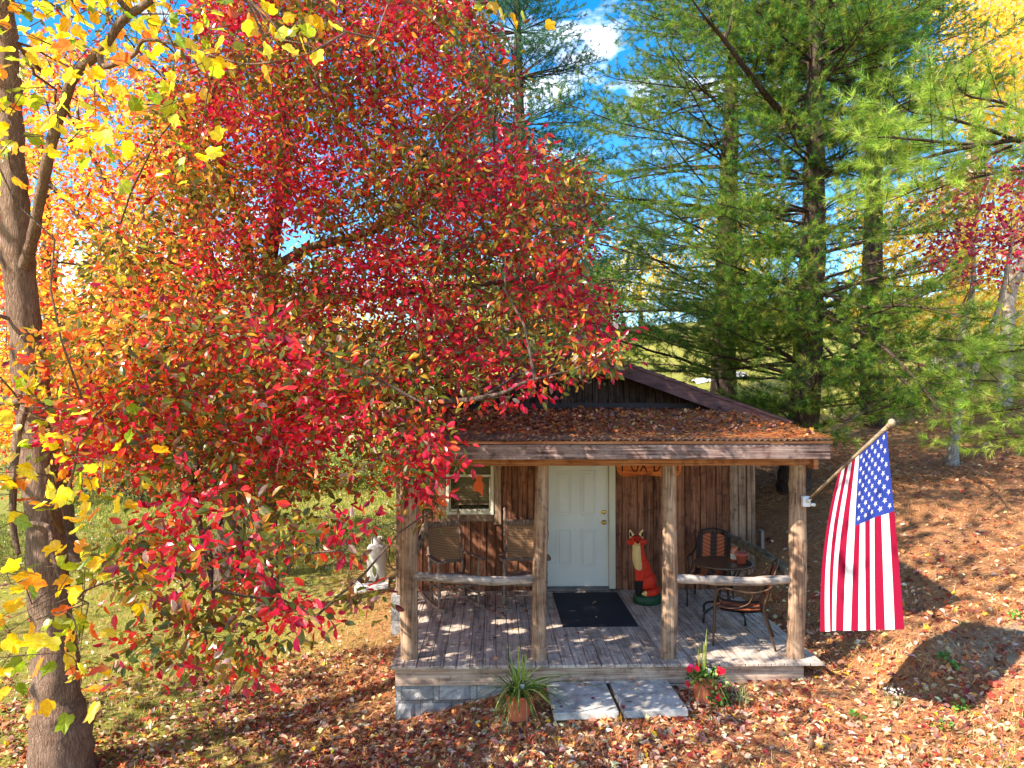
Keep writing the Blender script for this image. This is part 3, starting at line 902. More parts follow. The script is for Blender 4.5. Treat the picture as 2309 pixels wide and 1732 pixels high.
# litter on the porch roof
n = 5200
x = RNG.uniform(-1.05, 3.5, n); y = RNG.uniform(7.75, 11.0, n)
k_ = RNG.random(n) < np.clip(.12 + (y - 7.8) * .5, 0, 1) * np.where(x > 1.9, .45, 1) * (.5 + .8 * lump(x, y, 4)); x = x[k_]; y = y[k_]; n = len(x)
z = np.array([zr(a) for a in y]) + RNG.uniform(.015, .05, n)
ROOFL = [(112, 56, 40), (150, 80, 52), (176, 108, 74), (150, 112, 104), (198, 116, 60), (96, 48, 38), (206, 150, 100), (140, 96, 84)]
tag(scatter('roof_leaves', CURL, np.stack([x, y, z], 1), rand_frames(n, 1.6), RNG.uniform(.04, .085, n), pick(ROOFL, n, None, .22), M_litter, bend=RNG.uniform(.5, 2.5, n), sx=RNG.uniform(.8, 1.2, n)),
    kind='stuff', label='dry brown leaves piled on the porch roof', cat='leaf litter')
n = 52000
x = RNG.uniform(-1.08, 3.54, n); y = RNG.uniform(7.69, 11.05, n)
dens_ = np.clip(np.maximum((y - 7.95) * 1.6, (x - .5) * .42) * (.5 + .8 * lump(x, y, 5, 2)), .03, 1)
k_ = RNG.random(n) < dens_; x = x[k_]; y = y[k_]; n = len(x)
z = np.array([zr(a) for a in y]) + RNG.uniform(.010, .03, n)
h = RNG.normal(.3, .8, n); yv = np.stack([np.cos(h), np.sin(h), RNG.normal(.07, .08, n)], 1)
tag(scatter('roof_straw', NEEDLE, np.stack([x, y, z], 1), frames_y(yv, zup=3), RNG.uniform(.07, .14, n), pick([(198, 116, 58), (168, 88, 44), (140, 70, 38), (220, 150, 84)], n, None, .22), M_straw, sx=np.full(n, .036)),
    kind='stuff', label='pine needles matted over the corrugated porch roof', cat='pine straw')
# a few leaves on the deck
n = 90
x = np.concatenate([RNG.uniform(-1, 3.4, 50), RNG.normal(.15, .25, 25), RNG.normal(-.5, .3, 15)]); y = np.concatenate([RNG.uniform(8.1, 11, 50), RNG.normal(10.0, .25, 25), RNG.uniform(9.2, 10.9, 15)])
tag(scatter('deck_leaves', CURL, np.stack([x, y, np.full(n, .004)], 1), rand_frames(n, 4), RNG.uniform(.04, .08, n), pick(LIT, n, LITW, .2), M_litter, bend=RNG.uniform(.3, 1.5, n)),
    kind='stuff', label='a few fallen leaves strewn over the porch floor', cat='leaf litter')
# ------------------------------------------------------------------ things on the porch
M_chair = wood_mat('rocker_wood', [lin(66, 50, 44), lin(114, 92, 80), lin(152, 130, 114)], 'Z', (2, 40), .75, .3, .25, False)
t = NT('woven_cane')
v = t.obj()
wa = t.n('ShaderNodeTexWave', {'Vector': v, 'Scale': 26.0, 'Distortion': 1.2, 'Detail': 2.0}, bands_direction='X').outputs['Fac']
wb = t.n('ShaderNodeTexWave', {'Vector': v, 'Scale': 14.0, 'Distortion': 1.0, 'Detail': 2.0}, bands_direction='Z').outputs['Fac']
hh = t.math('MULTIPLY', t.math('ADD', wa, wb), .5)
p_ = t.pbr(t.ramp(hh, [(.2, lin(92, 62, 44)), (.8, lin(182, 140, 104))]), .8, hh, .8, .006, .2)
M_cane = t.done(p_)


def rocking_chair(loc, rz, label):
    c = thing('rocking_chair', loc, label, 'rocking chair', 'rocking chairs left of the door', rz)
    B = lambda b, nm, m=M_chair, par=c: b.build(nm, m, par, local=True)
    tn = lambda k: [1 + .18 * math.sin(i * 2.1 + k) for i in range(18)]

    def turned(p0, p1, r, k=0, fin=0):
        p = np.linspace(p0, p1, 18)
        return MB().tube(p, r * np.array(tn(k)), 10)
    b = MB()                                   # slatted seat
    for i in range(8):
        b.box((0, -.20 + i * .062, .43 - .008 * i), (.54, .052, .018), bev=.004)
    b.box((0, -.235, .415), (.56, .03, .045), bev=.006)
    B(b, 'seat')
    b = MB()
    for z0, z1 in ((.56, 1.02),):
        y0, y1 = .245 + (z0 - .4) * .22, .245 + (z1 - .4) * .22
        nn = 6; V = []
        for i in range(nn + 1):
            for j in range(nn + 1):
                V.append((-.215 + .43 * i / nn, y0 + (y1 - y0) * j / nn + .03 * math.sin(math.pi * i / nn), z0 + (z1 - z0) * j / nn))
        V += [(a, b_ + .012, c_) for (a, b_, c_) in V]; q = (nn + 1) ** 2
        F = []
        for i in range(nn):
            for j in range(nn):
                a = i * (nn + 1) + j; F.append([a, a + nn + 1, a + nn + 2, a + 1]); F.append([q + a, q + a + 1, q + a + nn + 2, q + a + nn + 1])
        b.add(V, F, 0, True)
    bk = B(b, 'backrest', M_cane)
    b = MB()
    b.box((0, .245 + .16 * .22, .545), (.46, .03, .045), rotm(R(-12), 0, 0), bev=.006); B(b, 'lower_rail', M_chair, bk)
    B(MB().box((0, .245 + .65 * .22, 1.06), (.46, .03, .075), rotm(R(-12), 0, 0), bev=.008), 'crest_rail', M_chair, bk)
    for s in (-1, 1):
        B(turned((s * .245, .16, .06), (s * .245, .245 + .82 * .22, 1.22), .021, 1).blob((s * .245, .43, 1.235), (.022, .022, .03)), 'back_post')
        B(turned((s * .285, -.25, .05), (s * .285, -.24, .66), .022, 3), 'leg')
        b = MB(); pts = [(s * .30, -.33, .675), (s * .31, -.25, .68), (s * .30, -.05, .675), (s * .28, .15, .665), (s * .26, .30, .66)]
        for i in range(4):
            b.beam(pts[i], pts[i + 1], (.085, .085, .065, .05)[i], .024, bev=.006)
        b.lathe([(.001, -.013), (.046, -.013), (.05, 0), (.046, .013), (.001, .013)], (s * .30, -.33, .675), 14)
        B(b, 'armrest')
        b = MB(); ys = np.linspace(-.42, .48, 15)
        pr = [(s * .275, y, .030 + .20 * (y + .02) ** 2) for y in ys]
        for i in range(14): b.beam(pr[i], pr[i + 1], .030, .045)
        B(b, 'rocker')
    b = MB()
    for z in (.17, .31): b.tube([(-.285, -.248, z), (0, -.248, z), (.285, -.248, z)], [.010, .016, .010], 8)
    for s in (-1, 1):
        for z in (.19, .29): b.tube([(s * .28, -.248, z), (s * .262, 0, z), (s * .25, .2, z)], [.009, .014, .009], 8)
    b.tube([(-.245, .19, .24), (.245, .19, .24)], .011, 8)
    B(b, 'stretcher')
    return c


rocking_chair((-.56, 10.32, 0.0), R(24), 'weathered wooden rocking chair under the window, turned toward the door, slatted seat and cane back')
rocking_chair((.42, 10.42, 0.0), R(2), 'weathered wooden rocking chair beside the white door, partly behind the second log post')

# door mat
t = NT('rubber_mat'); nz = t.noise(t.obj(), 220, 3)
M_mat = t.done(t.pbr(t.ramp(nz, [(.3, lin(20, 24, 34)), (.7, lin(40, 46, 58))]), .8, nz, .6, .004, .3))
b = MB(); b.box((0, 0, .006), (.95, 1.62, .010), bev=.003)
dm = b.build('doormat', M_mat); dm.location = (1.335, 10.12, 0)
tag(dm, 'large black rectangular rubber mat lying on the deck before the white door', 'doormat')

# stepping slabs
t = NT('concrete'); v = t.obj(); n1 = t.noise(v, 6, 6, .7); n2 = t.noise(v, 70, 4)
M_conc = t.done(t.pbr(t.ramp(n1, [(.34, lin(134, 128, 120)), (.5, lin(178, 172, 162)), (.66, lin(204, 198, 186))]), .85, t.math('ADD', n1, t.math('MULTIPLY', n2, .4)), .5, .008, .3))
for (x0, x1, y0, lab) in ((.575, 1.205, 7.22, 'left square concrete stepping slab below the deck edge, between the spider plant pot and the other slab'),
                          (1.255, 1.885, 7.25, 'right square concrete stepping slab below the deck edge, beside the red flower pot')):
    b = MB(); b.box((0, 0, 0), (x1 - x0, .82, .075), rotm(R(-1.2), R(-.8), R(1.2)), bev=.008)
    o = b.build('stepping_slab', M_conc); o.location = ((x0 + x1) / 2, y0 + .41, -.222)
    tag(o, lab, 'stepping slab', 'concrete slabs in front of the porch')

n = 26; x = RNG.uniform(.6, 1.86, n); y = RNG.uniform(7.26, 8.0, n)
tag(scatter('slab_leaves', CURL, np.stack([x, y, np.full(n, -.178)], 1), rand_frames(n, 4), RNG.uniform(.03, .07, n), pick(LIT, n, LITW, .2), M_litter, bend=RNG.uniform(.3, 1.5, n)),
    kind='stuff', label='a few fallen leaves lying on the concrete slabs', cat='leaf litter')
# ------------------------------------------------------------------ fox statue (one continuous body by voxel remesh)
def remesh_blobs(name, blobs, voxel, mats, parent, smooth=6):
    """blobs: (p0, p1, r0, r1, colour, squash) capsules -> one remeshed skin coloured by the nearest blob"""
    b = MB()
    for (p0, p1, r0, r1, c, *q) in blobs:
        p0, p1 = np.array(p0), np.array(p1); L = np.linalg.norm(p1 - p0)
        k = max(1, int(L / (min(r0, r1) * .35 + .004)))
        for i in range(k + 1):
            f = i / k; r = r0 + (r1 - r0) * f
            b.blob(p0 + (p1 - p0) * f, (r, r, r) if not q else tuple(r * a for a in q[0]), 12)
    o = b.build('tmp', mats, None)
    md = o.modifiers.new('r', 'REMESH'); md.mode = 'VOXEL'; md.voxel_size = voxel
    ms = o.modifiers.new('s', 'SMOOTH'); ms.iterations = smooth; ms.factor = .5
    bpy.context.view_layer.update()
    me = bpy.data.meshes.new_from_object(o.evaluated_get(bpy.context.evaluated_depsgraph_get()))
    bpy.data.objects.remove(o)
    me.name = name
    nv = len(me.polygons); ctr = np.zeros(nv * 3); me.polygons.foreach_get('center', ctr); ctr = ctr.reshape(-1, 3)
    best = np.full(nv, 1e9); colr = np.zeros((nv, 4)); colr[:, 3] = 1
    for (p0, p1, r0, r1, c, *q) in blobs:
        if c is None: continue
        p0, p1 = np.array(p0), np.array(p1); d = p1 - p0; L2 = max(d @ d, 1e-9)
        tt = np.clip((ctr - p0) @ d / L2, 0, 1); pp = p0 + tt[:, None] * d
        rr = r0 + (r1 - r0) * tt
        e = (ctr - pp) / (np.array(q[0]) if q else 1.0)
        s = np.linalg.norm(e, axis=1) - rr
        m = s < best; best[m] = s[m]; colr[m, :3] = c
    a = me.attributes.new('col', 'FLOAT_COLOR', 'FACE'); a.data.foreach_set('color', colr.astype(np.float32).ravel())
    me.polygons.foreach_set('use_smooth', np.ones(nv, bool))
    me.materials.clear(); me.materials.append(mats)
    o = bpy.data.objects.new(name, me); link(o, parent); ORG[o.name] = (0, 0, 0)
    return o


M_paint = attr_mat('painted_concrete', .7, .25, 60, .5)
RED, DRED, CRM, BLK = lin(206, 50, 26), lin(120, 40, 24), lin(222, 184, 120), lin(22, 16, 16)
fox = thing('fox_statue', (2.12, 10.42, 0), 'painted red fox statue sitting upright on a dark green base beside the door', 'statue')
FB = [
    ((.03, .05, .32), (-.07, .0, .60), .125, .095, RED, (.95, 1.0, 1)), ((.05, .06, .24), (.05, .06, .3), .12, .125, RED),
    ((-.07, -.02, .62), (-.115, -.03, .80), .088, .07, RED),
    ((-.105, -.055, .50), (-.125, -.06, .62), .055, .07, CRM), ((-.125, -.06, .62), (-.135, -.07, .78), .070, .058, CRM),
    ((-.02, -.04, .27), (.05, -.05, .30), .085, .09, RED, (1, .9, 1.15)),            # haunch
    ((-.115, -.055, .50), (-.125, -.07, .33), .042, .032, RED), ((-.03, -.06, .48), (-.075, -.09, .33), .04, .03, RED),
    ((-.125, -.07, .31), (-.125, -.08, .15), .034, .034, BLK), ((-.08, -.09, .31), (-.10, -.10, .15), .034, .034, BLK),
    ((-.125, -.11, .145), (-.125, -.10, .14), .03, .03, BLK), ((.0, -.12, .15), (.03, -.10, .15), .03, .035, DRED),
    # tail curling round the right side to the front
    ((.14, .07, .18), (.155, -.04, .175), .05, .056, RED), ((.155, -.04, .175), (.09, -.13, .165), .056, .052, RED), ((.09, -.13, .165), (0, -.155, .16), .052, .044, RED), ((-.02, -.155, .16), (-.07, -.15, .155), .04, .014, CRM),
    # head
    ((-.125, -.03, .865), (-.125, -.04, .865), .082, .082, RED, (1.12, .95, .85)), ((-.125, -.02, .905), (-.125, -.02, .905), .055, .055, DRED, (1.2, 1, .7)),
    ((-.205, -.055, .85), (-.232, -.05, .845), .044, .036, RED), ((-.045, -.055, .85), (-.018, -.05, .845), .044, .036, RED),
    ((-.128, -.09, .875), (-.132, -.165, .868), .042, .022, RED), ((-.13, -.09, .84), (-.135, -.145, .842), .046, .024, CRM), ((-.133, -.182, .872), (-.133, -.185, .872), .015, .015, BLK),
    ((-.185, -.01, .92), (-.212, -.005, 1.0), .042, .016, CRM, (1, .6, 1)), ((-.065, -.01, .92), (-.038, -.005, 1.0), .042, .016, CRM, (1, .6, 1)),
    ((-.205, -.030, .935), (-.212, -.024, .97), .018, .010, BLK, (.8, .5, 1)), ((-.045, -.030, .935), (-.038, -.024, .97), .018, .010, BLK, (.8, .5, 1)),
]
fb = remesh_blobs('body', FB, .0065, M_paint, fox, 3)
b = MB().lathe([(.001, .0), (.185, 0), (.195, .02), (.19, .10), (.165, .125), (.001, .13)], (0.02, -.01, 0), 30)
b.build('base', plain('green_paint', lin(28, 62, 38), .5, .3, 12), fox, local=True)
BLKM = plain('black_paint', lin(16, 12, 12), .25)
for s in (-1, 1): MB().blob((-.127 + s * .038, -.112, .893), (.011, .009, .012)).build('eye', BLKM, fox, local=True)

# ------------------------------------------------------------------ patio table and chairs
M_bronze = plain('bronze_tube', lin(88, 62, 46), .4, .2, 30, .5, .3)
M_dbronze = plain('dark_tube', lin(38, 32, 30), .4, .2, 30, .5, .3)
M_top = plain('brown_table_top', lin(74, 58, 48), .28, .2, 5, .5)
t = NT('woven_strap'); v = t.obj()
ck = t.n('ShaderNodeTexWave', {'Vector': v, 'Scale': 22.0}, bands_direction='X').outputs['Fac']; ck2 = t.n('ShaderNodeTexWave', {'Vector': v, 'Scale': 22.0}, bands_direction='Y').outputs['Fac']
ck3 = t.n('ShaderNodeTexWave', {'Vector': v, 'Scale': 22.0}, bands_direction='Z').outputs['Fac']
bigw = t.n('ShaderNodeTexWave', {'Vector': v, 'Scale': 1.6}, bands_direction='X').outputs['Fac']
h = t.math('MULTIPLY', t.math('ADD', ck, t.math('ADD', ck2, ck3)), .33)
cw = t.mix(t.ramp(bigw, [(.4, 0.0), (.55, 1.0)]), t.ramp(h, [(.3, lin(40, 28, 24)), (.6, lin(74, 48, 38))]), t.ramp(h, [(.3, lin(96, 44, 24)), (.6, lin(206, 110, 66))]))
M_strap = t.done(t.pbr(cw, .6, h, .8, .005, .3))

tb = thing('patio_table', (2.98, 9.62, 0), 'small round brown metal patio table on the right side of the porch', 'table')
b = MB().lathe([(.001, .705), (.345, .705), (.372, .712), (.376, .724), (.366, .732), (.34, .726), (.001, .726)], n=48)
b.build('table_top', [M_top], tb, local=True)
b = MB().lathe([(.350, .698), (.379, .700), (.381, .714), (.377, .7245)], n=48); b.build('rim', M_bronze, tb, local=True)
for k in range(4):
    a = k * math.pi / 2 + .5; ca, sa = math.cos(a), math.sin(a)
    b = MB().tube([(.30 * ca, .30 * sa, .70), (.2 * ca, .2 * sa, .55), (.06 * ca, .06 * sa, .36), (.12 * ca, .12 * sa, .2), (.30 * ca, .30 * sa, .14), (.355 * ca, .355 * sa, .1), (.36 * ca, .36 * sa, .0)], .014, 8)
    b.build('leg', M_dbronze, tb, local=True)


def patio_chair(loc, rz, frame, label):
    c = thing('patio_chair', loc, label, 'patio chair', 'patio chairs by the round table', rz)
    B = lambda b, nm, m: b.build(nm, m, c, local=True)
    b = MB(); nn = 10; V = []
    for i in range(nn + 1):
        for j in range(nn + 1):
            V.append((-.22 + .44 * i / nn, -.24 + .46 * j / nn, .43 - .02 * math.sin(math.pi * j / nn) + (.012 if j == 0 else 0) - .02 * math.sin(math.pi * i / nn)))
    q = len(V); V += [(x, y, z - .022) for (x, y, z) in V]
    F = []
    for i in range(nn):
        for j in range(nn):
            a = i * (nn + 1) + j; F += [[a, a + nn + 1, a + nn + 2, a + 1], [q + a, q + a + 1, q + a + nn + 2, q + a + nn + 1]]
    b.add(V, F, 0, True); b.tube([(-.22, -.245, .425), (.22, -.245, .425)], .019, 8)
    B(b, 'seat', M_strap)
    b = MB(); V = []
    for i in range(nn + 1):
        for j in range(nn + 1):
            z = .52 + .34 * j / nn
            V.append((-.20 + .40 * i / nn, .25 + (z - .45) * .3 + .03 * math.sin(math.pi * i / nn), z + .04 * math.sin(math.pi * i / nn) * j / nn))
    V += [(x, y + .018, z) for (x, y, z) in V]
    b.add(V, F, 0, True)
    for s in (-1, 1): b.tube([(s * .20, .25 + .07 * .3, .52), (s * .20, .26 + .41 * .3, .86)], .015, 8)
    B(b, 'backrest', M_strap)
    for s in (-1, 1):
        sm = lambda pts: [tuple(p) for p in _smooth(pts)]
        B(MB().tube(sm([(s * .27, -.30, 0), (s * .265, -.285, .45), (s * .265, -.26, .62), (s * .27, -.20, .665), (s * .275, -.05, .655), (s * .27, .12, .635), (s * .255, .30, .68), (s * .23, .37, .74)]), .0125, 8), 'leg', frame)
        B(MB().tube(sm([(s * .27, .38, 0), (s * .25, .30, .25), (s * .235, .25, .42), (s * .225, .30, .62), (s * .215, .38, .86), (s * .17, .40, .93), (0, .42, .97)]), .0125, 8), 'leg', frame)
        B(MB().tube(sm([(s * .262, -.26, .46), (s * .26, -.1, .44), (s * .255, .08, .50), (s * .26, .14, .62)]), .008, 6), 'brace', frame)
    return c


def _smooth(pts, m=5):
    p = np.array(pts, float); out = []
    for i in range(len(p) - 1):
        a, b_, c, d = p[max(i - 1, 0)], p[i], p[i + 1], p[min(i + 2, len(p) - 1)]
        for t_ in np.linspace(0, 1, m, endpoint=False):
            out.append(.5 * ((2 * b_) + (-a + c) * t_ + (2 * a - 5 * b_ + 4 * c - d) * t_ ** 2 + (-a + 3 * b_ - 3 * c + d) * t_ ** 3))
    out.append(p[-1]); return np.array(out)


patio_chair((2.90, 8.74, 0), R(-108), M_bronze, 'brown metal patio chair with orange and black woven seat nearest the front rail')
patio_chair((3.02, 10.36, 0), R(-24), M_dbronze, 'dark metal patio chair with woven back standing behind the round table')

M_terra = plain('terracotta', lin(188, 100, 70), .75, .12, 8, .2)
M_soil = plain('potting_soil', lin(52, 38, 30), .95, .4, 30, .1)
pt = MB().lathe([(.001, 0), (.052, 0), (.068, .10), (.078, .103), (.084, .135), (.076, .137), (.062, .10), (.001, .10)], n=28)
o = pt.build('flower_pot', plain('clay_pink', lin(186, 96, 78), .7, .1, 10)); o.location = (3.18, 9.53, .729)
tag(o, 'small empty clay pot standing on the round patio table', 'flower pot')
jr = thing('candle_jar', (3.15, 9.72, .729), 'amber glass jar with a pale label standing behind the clay pot on the table', 'jar')
MB().lathe([(.001, 0), (.045, 0), (.048, .01), (.048, .13), (.040, .15), (.040, .17), (.001, .172)], n=24).build('body', plain('amber_glass', lin(196, 92, 34), .15, .2, 12, .6), jr, local=True)
MB().lathe([(.0492, .02), (.0492, .09)], n=24).build('label', plain('paper_label', lin(214, 206, 190), .7), jr, local=True)

# ------------------------------------------------------------------ potted plants in front
def pot(loc, r, h, tilt, label, nm='potted_plant', ribs=0):
    c = thing(nm, loc, label, 'potted plant')
    T = rotm(*tilt)
    b = MB()
    b.lathe([(.001, 0), (r * .66, 0), (r * .68, .01), (r * .92, h * .84)], n=72 if ribs else 32, tilt=T, fl=.022 if ribs else 0, nf=36)
    b.lathe([(r * .92, h * .84), (r * 1.0, h * .85), (r * 1.03, h * .98), (r * 1.0, h), (r * .94, h), (r * .88, h * .86)], n=36, tilt=T)
    b.build('pot', M_terra, c, local=True)
    MB().lathe([(r * .90, h * .86), (r * .4, h * .92), (.001, h * .93)], n=24, tilt=T).build('soil', M_soil, c, local=True)
    return c, T


def strap_leaves(rg, n, base, L, w, spread, droop, zup=1.0):
    """arching grass-like leaves as a list of strips"""
    V, F, c = [], [], 0
    for _ in range(n):
        a = rg.uniform(0, 6.283); l = L * rg.uniform(.5, 1.1); sp = spread * rg.uniform(.3, 1.2); dr = droop * rg.uniform(.5, 1.4)
        d = np.array([math.cos(a), math.sin(a), 0]); s_ = np.array([-d[1], d[0], 0]); m = 9
        b0 = np.array(base) + np.append(rg.normal(0, .03, 2), 0)
        for i in range(m):
            u = i / (m - 1)
            p = b0 + d * sp * l * u * (1 + .5 * u) + np.array([0, 0, l * (u * zup - dr * u ** 2.3)])
            ww = w * (1 - u) ** .6 * (.6 + .4 * min(1, u * 4)) + .0008
            V += [p - s_ * ww, p + s_ * ww + np.array([0, 0, ww * .4])]
            if i < m - 1: F.append([c + 2 * i, c + 2 * i + 1, c + 2 * i + 3, c + 2 * i + 2])
        c += 2 * m
    return V, F


M_spider = leaf_mat('spider_leaf', .3, .4, .4, 1.4)
def strips_obj(name, parts, parent, local=True):
    b = MB()
    for (V, F, col) in parts: b.add(V, F, 0, True, col)
    return b.build(name, M_spider, parent, local=local, usecol=True)


rg = np.random.default_rng(21)
pA = W(1170, 1607, 7.40)
c, T = pot((float(pA[0]), 7.42, float(G(pA[0], 7.42)) + .0), .148, .25, (R(-6), R(4), 0), 'ribbed terracotta pot with arching spider plant leaves left of the concrete slabs', ribs=1)
prt = []
for (n_, L, w, sp, dr, col) in ((44, .5, .010, 1.0, .95, lin(110, 140, 54)), (14, .56, .010, .2, .15, lin(146, 172, 76)), (36, .5, .009, 1.15, 1.25, lin(88, 116, 48)), (30, .36, .007, 1.0, 1.3, lin(186, 148, 96)), (22, .58, .010, .8, .7, lin(176, 194, 100))):
    V, F = strap_leaves(rg, n_, (0, 0, .23), L, w, sp, dr); prt.append((V, F, col))
strips_obj('foliage', prt, c)
b = MB()
pp = rg.normal(0, .06, (26, 3)); pp[:, 2] = .25 + np.abs(pp[:, 2]) * .4; pp[:, 0] += .13
scatter('withered_flowers', CURL, pp, rand_frames(26, .2, rg), rg.uniform(.03, .05, 26), pick([(120, 86, 60), (96, 70, 52), (150, 120, 90)], 26), M_litter, c, local=True)
pB = W(1585, 1578, 7.62)
c2, T = pot((float(pB[0]), 7.64, float(G(pB[0], 7.64))), .125, .27, (R(-7), R(9), 0), 'terracotta pot of red impatiens flowers right of the concrete slabs')
prt = []
V, F = strap_leaves(rg, 12, (0, .02, .25), .5, .006, .12, .08); prt.append((V, F, lin(160, 170, 80)))
V, F = strap_leaves(rg, 26, (.05, 0, .22), .3, .005, 1.0, 1.1); prt.append((V, F, lin(130, 130, 60)))
strips_obj('grass_blades', prt, c2)
n_ = 520
ang = rg.uniform(0, 6.283, n_); rad = .17 * np.sqrt(rg.random(n_))
pp = np.stack([rad * np.cos(ang) + .01, rad * np.sin(ang) * .8, .28 + rg.uniform(-.02, .12, n_) - rad * .3], 1)
k_ = rg.random(n_) < .38; pp[k_] = np.array([.15, -.12, .12]) + rg.normal(0, 1, (k_.sum(), 3)) * [.055, .05, .09]
scatter('foliage', OVAL, pp, rand_frames(n_, .5, rg), rg.uniform(.028, .05, n_), pick([(70, 110, 40), (110, 146, 60), (160, 176, 90), (54, 84, 36)], n_), M_spider, c2, sx=np.full(n_, 1.5), local=True)
fl = [(-.15, -.06, .37), (-.17, -.08, .23), (-.08, -.1, .39), (-.04, 0, .39), (.16, -.05, .36), (.19, -.06, .35), (.13, -.12, .22), (.12, -.16, .12), (.14, -.15, .13), (.20, -.17, .02), (.15, -.07, .34), (-.12, -.02, .38)]
P5, F5, C5 = [], [], []
for (x_, y_, z_) in fl:
    nrm = np.array([rg.normal(0, .3), -1, .55 + rg.normal(0, .2)]); nrm /= np.linalg.norm(nrm)
    u = np.cross(nrm, [0, 0, 1]); u /= np.linalg.norm(u); w_ = np.cross(nrm, u)
    colr = lin(226, 20, 46) if rg.random() < .8 else lin(238, 60, 130)
    for k in range(5):
        a = k * 1.2566 + rg.normal(0, .1); d = u * math.cos(a) + w_ * math.sin(a)
        P5.append((x_, y_, z_)); F5.append(np.stack([np.cross(d, nrm), d, nrm], 1)); C5.append(colr)
scatter('blossom', OVAL, np.array(P5), np.array(F5), np.full(len(P5), .038), np.array(C5), leaf_mat('petal', .25, .5, .3, 1.5), c2, sx=np.full(len(P5), 1.7), local=True)
for (par_loc, off, nm, lb) in ((c.location, (.035, -.03, .25), 'solar_light', 'small solar stake light stuck in the spider plant pot'), (c2.location, (.06, -.04, .26), 'solar_light', 'small solar stake light stuck in the red flower pot')):
    s_ = thing('solar_light', (par_loc[0] + off[0], par_loc[1] + off[1], par_loc[2] + off[2]), lb, 'garden light', 'solar lights in the flower pots')
    MB().lathe([(.001, .155), (.026, .15), (.03, .135), (.022, .12), (.022, .118)], n=18).build('cap', M_black, s_, local=True)
    MB().lathe([(.02, .118), (.022, .07), (.014, .065), (.001, .065)], n=18).build('lens', plain('lens_plastic', lin(200, 200, 196), .3), s_, local=True)
    MB().tube([(0, 0, .066), (0, 0, -.05)], .005, 6).build('stake', M_steel, s_, local=True)
# free clumps
def clump(px, py, Y, parts, name, label, cat):
    q = W(px, py, Y); z = float(G(q[0], Y))
    c = thing(name, (float(q[0]), Y, z), label, cat)
    prt = []
    for (n_, L, w, sp, dr, col) in parts:
        V, F = strap_leaves(rg, n_, (0, 0, 0), L, w, sp, dr); prt.append((V, F, col))
    strips_obj('foliage', prt, c)
    return c
clump(1672, 1610, 7.5, ((22, .24, .004, .4, .2, lin(140, 152, 96)), (10, .18, .004, .8, .4, lin(176, 176, 120))), 'grass_tuft', 'pale green tuft of grass beside the red flower pot', 'grass tuft')
for (px, py, Y, lb) in ((2020, 1555, 7.3, 'small white aster plant flowering on the needle litter below the flag'),):
    c = clump(px, py, Y, ((26, .2, .004, .7, .4, lin(110, 130, 70)),), 'aster', lb, 'wild flower')
    n_ = 46; pp = rg.normal(0, .06, (n_, 3)); pp[:, 2] = .13 + np.abs(pp[:, 2]) * .6
    scatter('blossom', OVAL, pp, rand_frames(n_, 1.0, rg), rg.uniform(.015, .03, n_), np.tile(lin(236, 232, 226), (n_, 1)), M_spider, c, sx=np.full(n_, 1.4), local=True)
for (px, py, Y, s_, lb) in ((2150, 1485, 7.6, .09, 'small green weed on the bank near the dirt patch'), (2170, 1590, 7.0, .1, 'low green weed in the needles near the front right corner'), (2130, 1450, 7.75, .06, 'tiny bright green seedling on the needle bank'),
                            (2125, 1640, 6.8, .1, 'leafy green weed at the edge of the front grass'), (1935, 1598, 7.2, .06, 'tiny green sprout in the leaves right of the flower pot'), (2290, 1395, 8.2, .09, 'low green weed at the right edge above the dirt patch')):
    q = W(px, py, Y); c = (float(q[0]), Y, float(G(q[0], Y)))
    n_ = 30; pp = rg.normal(0, s_ * .5, (n_, 3)); pp[:, 2] = np.abs(pp[:, 2]) * .7 + .01
    o = scatter('weed', OVAL, pp, rand_frames(n_, .6, rg), rg.uniform(.03, .06, n_), pick([(70, 120, 40), (110, 160, 60)], n_), M_spider, None, sx=np.full(n_, 1.3)); o.location = c
    tag(o, lb, 'weed', 'weeds on the needle litter')
# pine cones
M_cone = plain('pine_cone', lin(104, 76, 58), .8, .3, 30, .2)
def pine_cone(px, py, Y, lb, z=None):
    q = W(px, py, Y); z = float(G(q[0], Y)) + .03 if z is None else z
    b = MB(); L = .11
    b.tube([(0, 0, 0), (0, L, 0)], [.012, .006], 6)
    for i in range(46):
        f = i / 46; a = i * 2.4; r = .028 * math.sin(math.pi * (.12 + .83 * f)) + .004; T = rotm(0, -a, 0)
        V = [(-.004, L * f, .004), (.004, L * f, .004), (.009, L * f + .01, r), (0, L * f + .016, r + .004), (-.009, L * f + .01, r), (0, L * f + .002, r * .8)]
        b.add(np.array(V) @ T.T, [[0, 1, 2, 3, 4], [5, 3, 2], [5, 4, 3], [5, 2, 1], [5, 1, 0], [5, 0, 4]])
    o = b.build('pine_cone', M_cone); o.location = (float(q[0]), Y, z); o.rotation_euler = (rg.normal(0, .15), 0, rg.uniform(0, 6.28))
    tag(o, lb, 'pine cone', 'pine cones on the ground and roof')
for a in ((1828, 1690, 6.75, 'open pine cone lying at the bottom of the picture right of the slabs'), (2130, 1300, 9.3, 'pine cone in the sun on the slope, left of another cone'), (2168, 1318, 9.2, 'pine cone in the sun on the slope, right of another cone'),
          (2105, 1352, 8.8, 'pine cone in shade on the slope above the bank'), (2070, 1338, 8.9, 'grey pine cone on the shaded slope beside the flag')): pine_cone(*a)
for (px, py, lb) in ((1495, 973, 'dark pine cone on the porch roof near its front edge'), (1668, 962, 'dark pine cone on the porch roof toward the right end')):
    Yr = 8.6 if py > 970 else 9.0; pine_cone(px, py, Yr, lb, z=2.415 + (Yr - 7.7) * .0745 + .04)
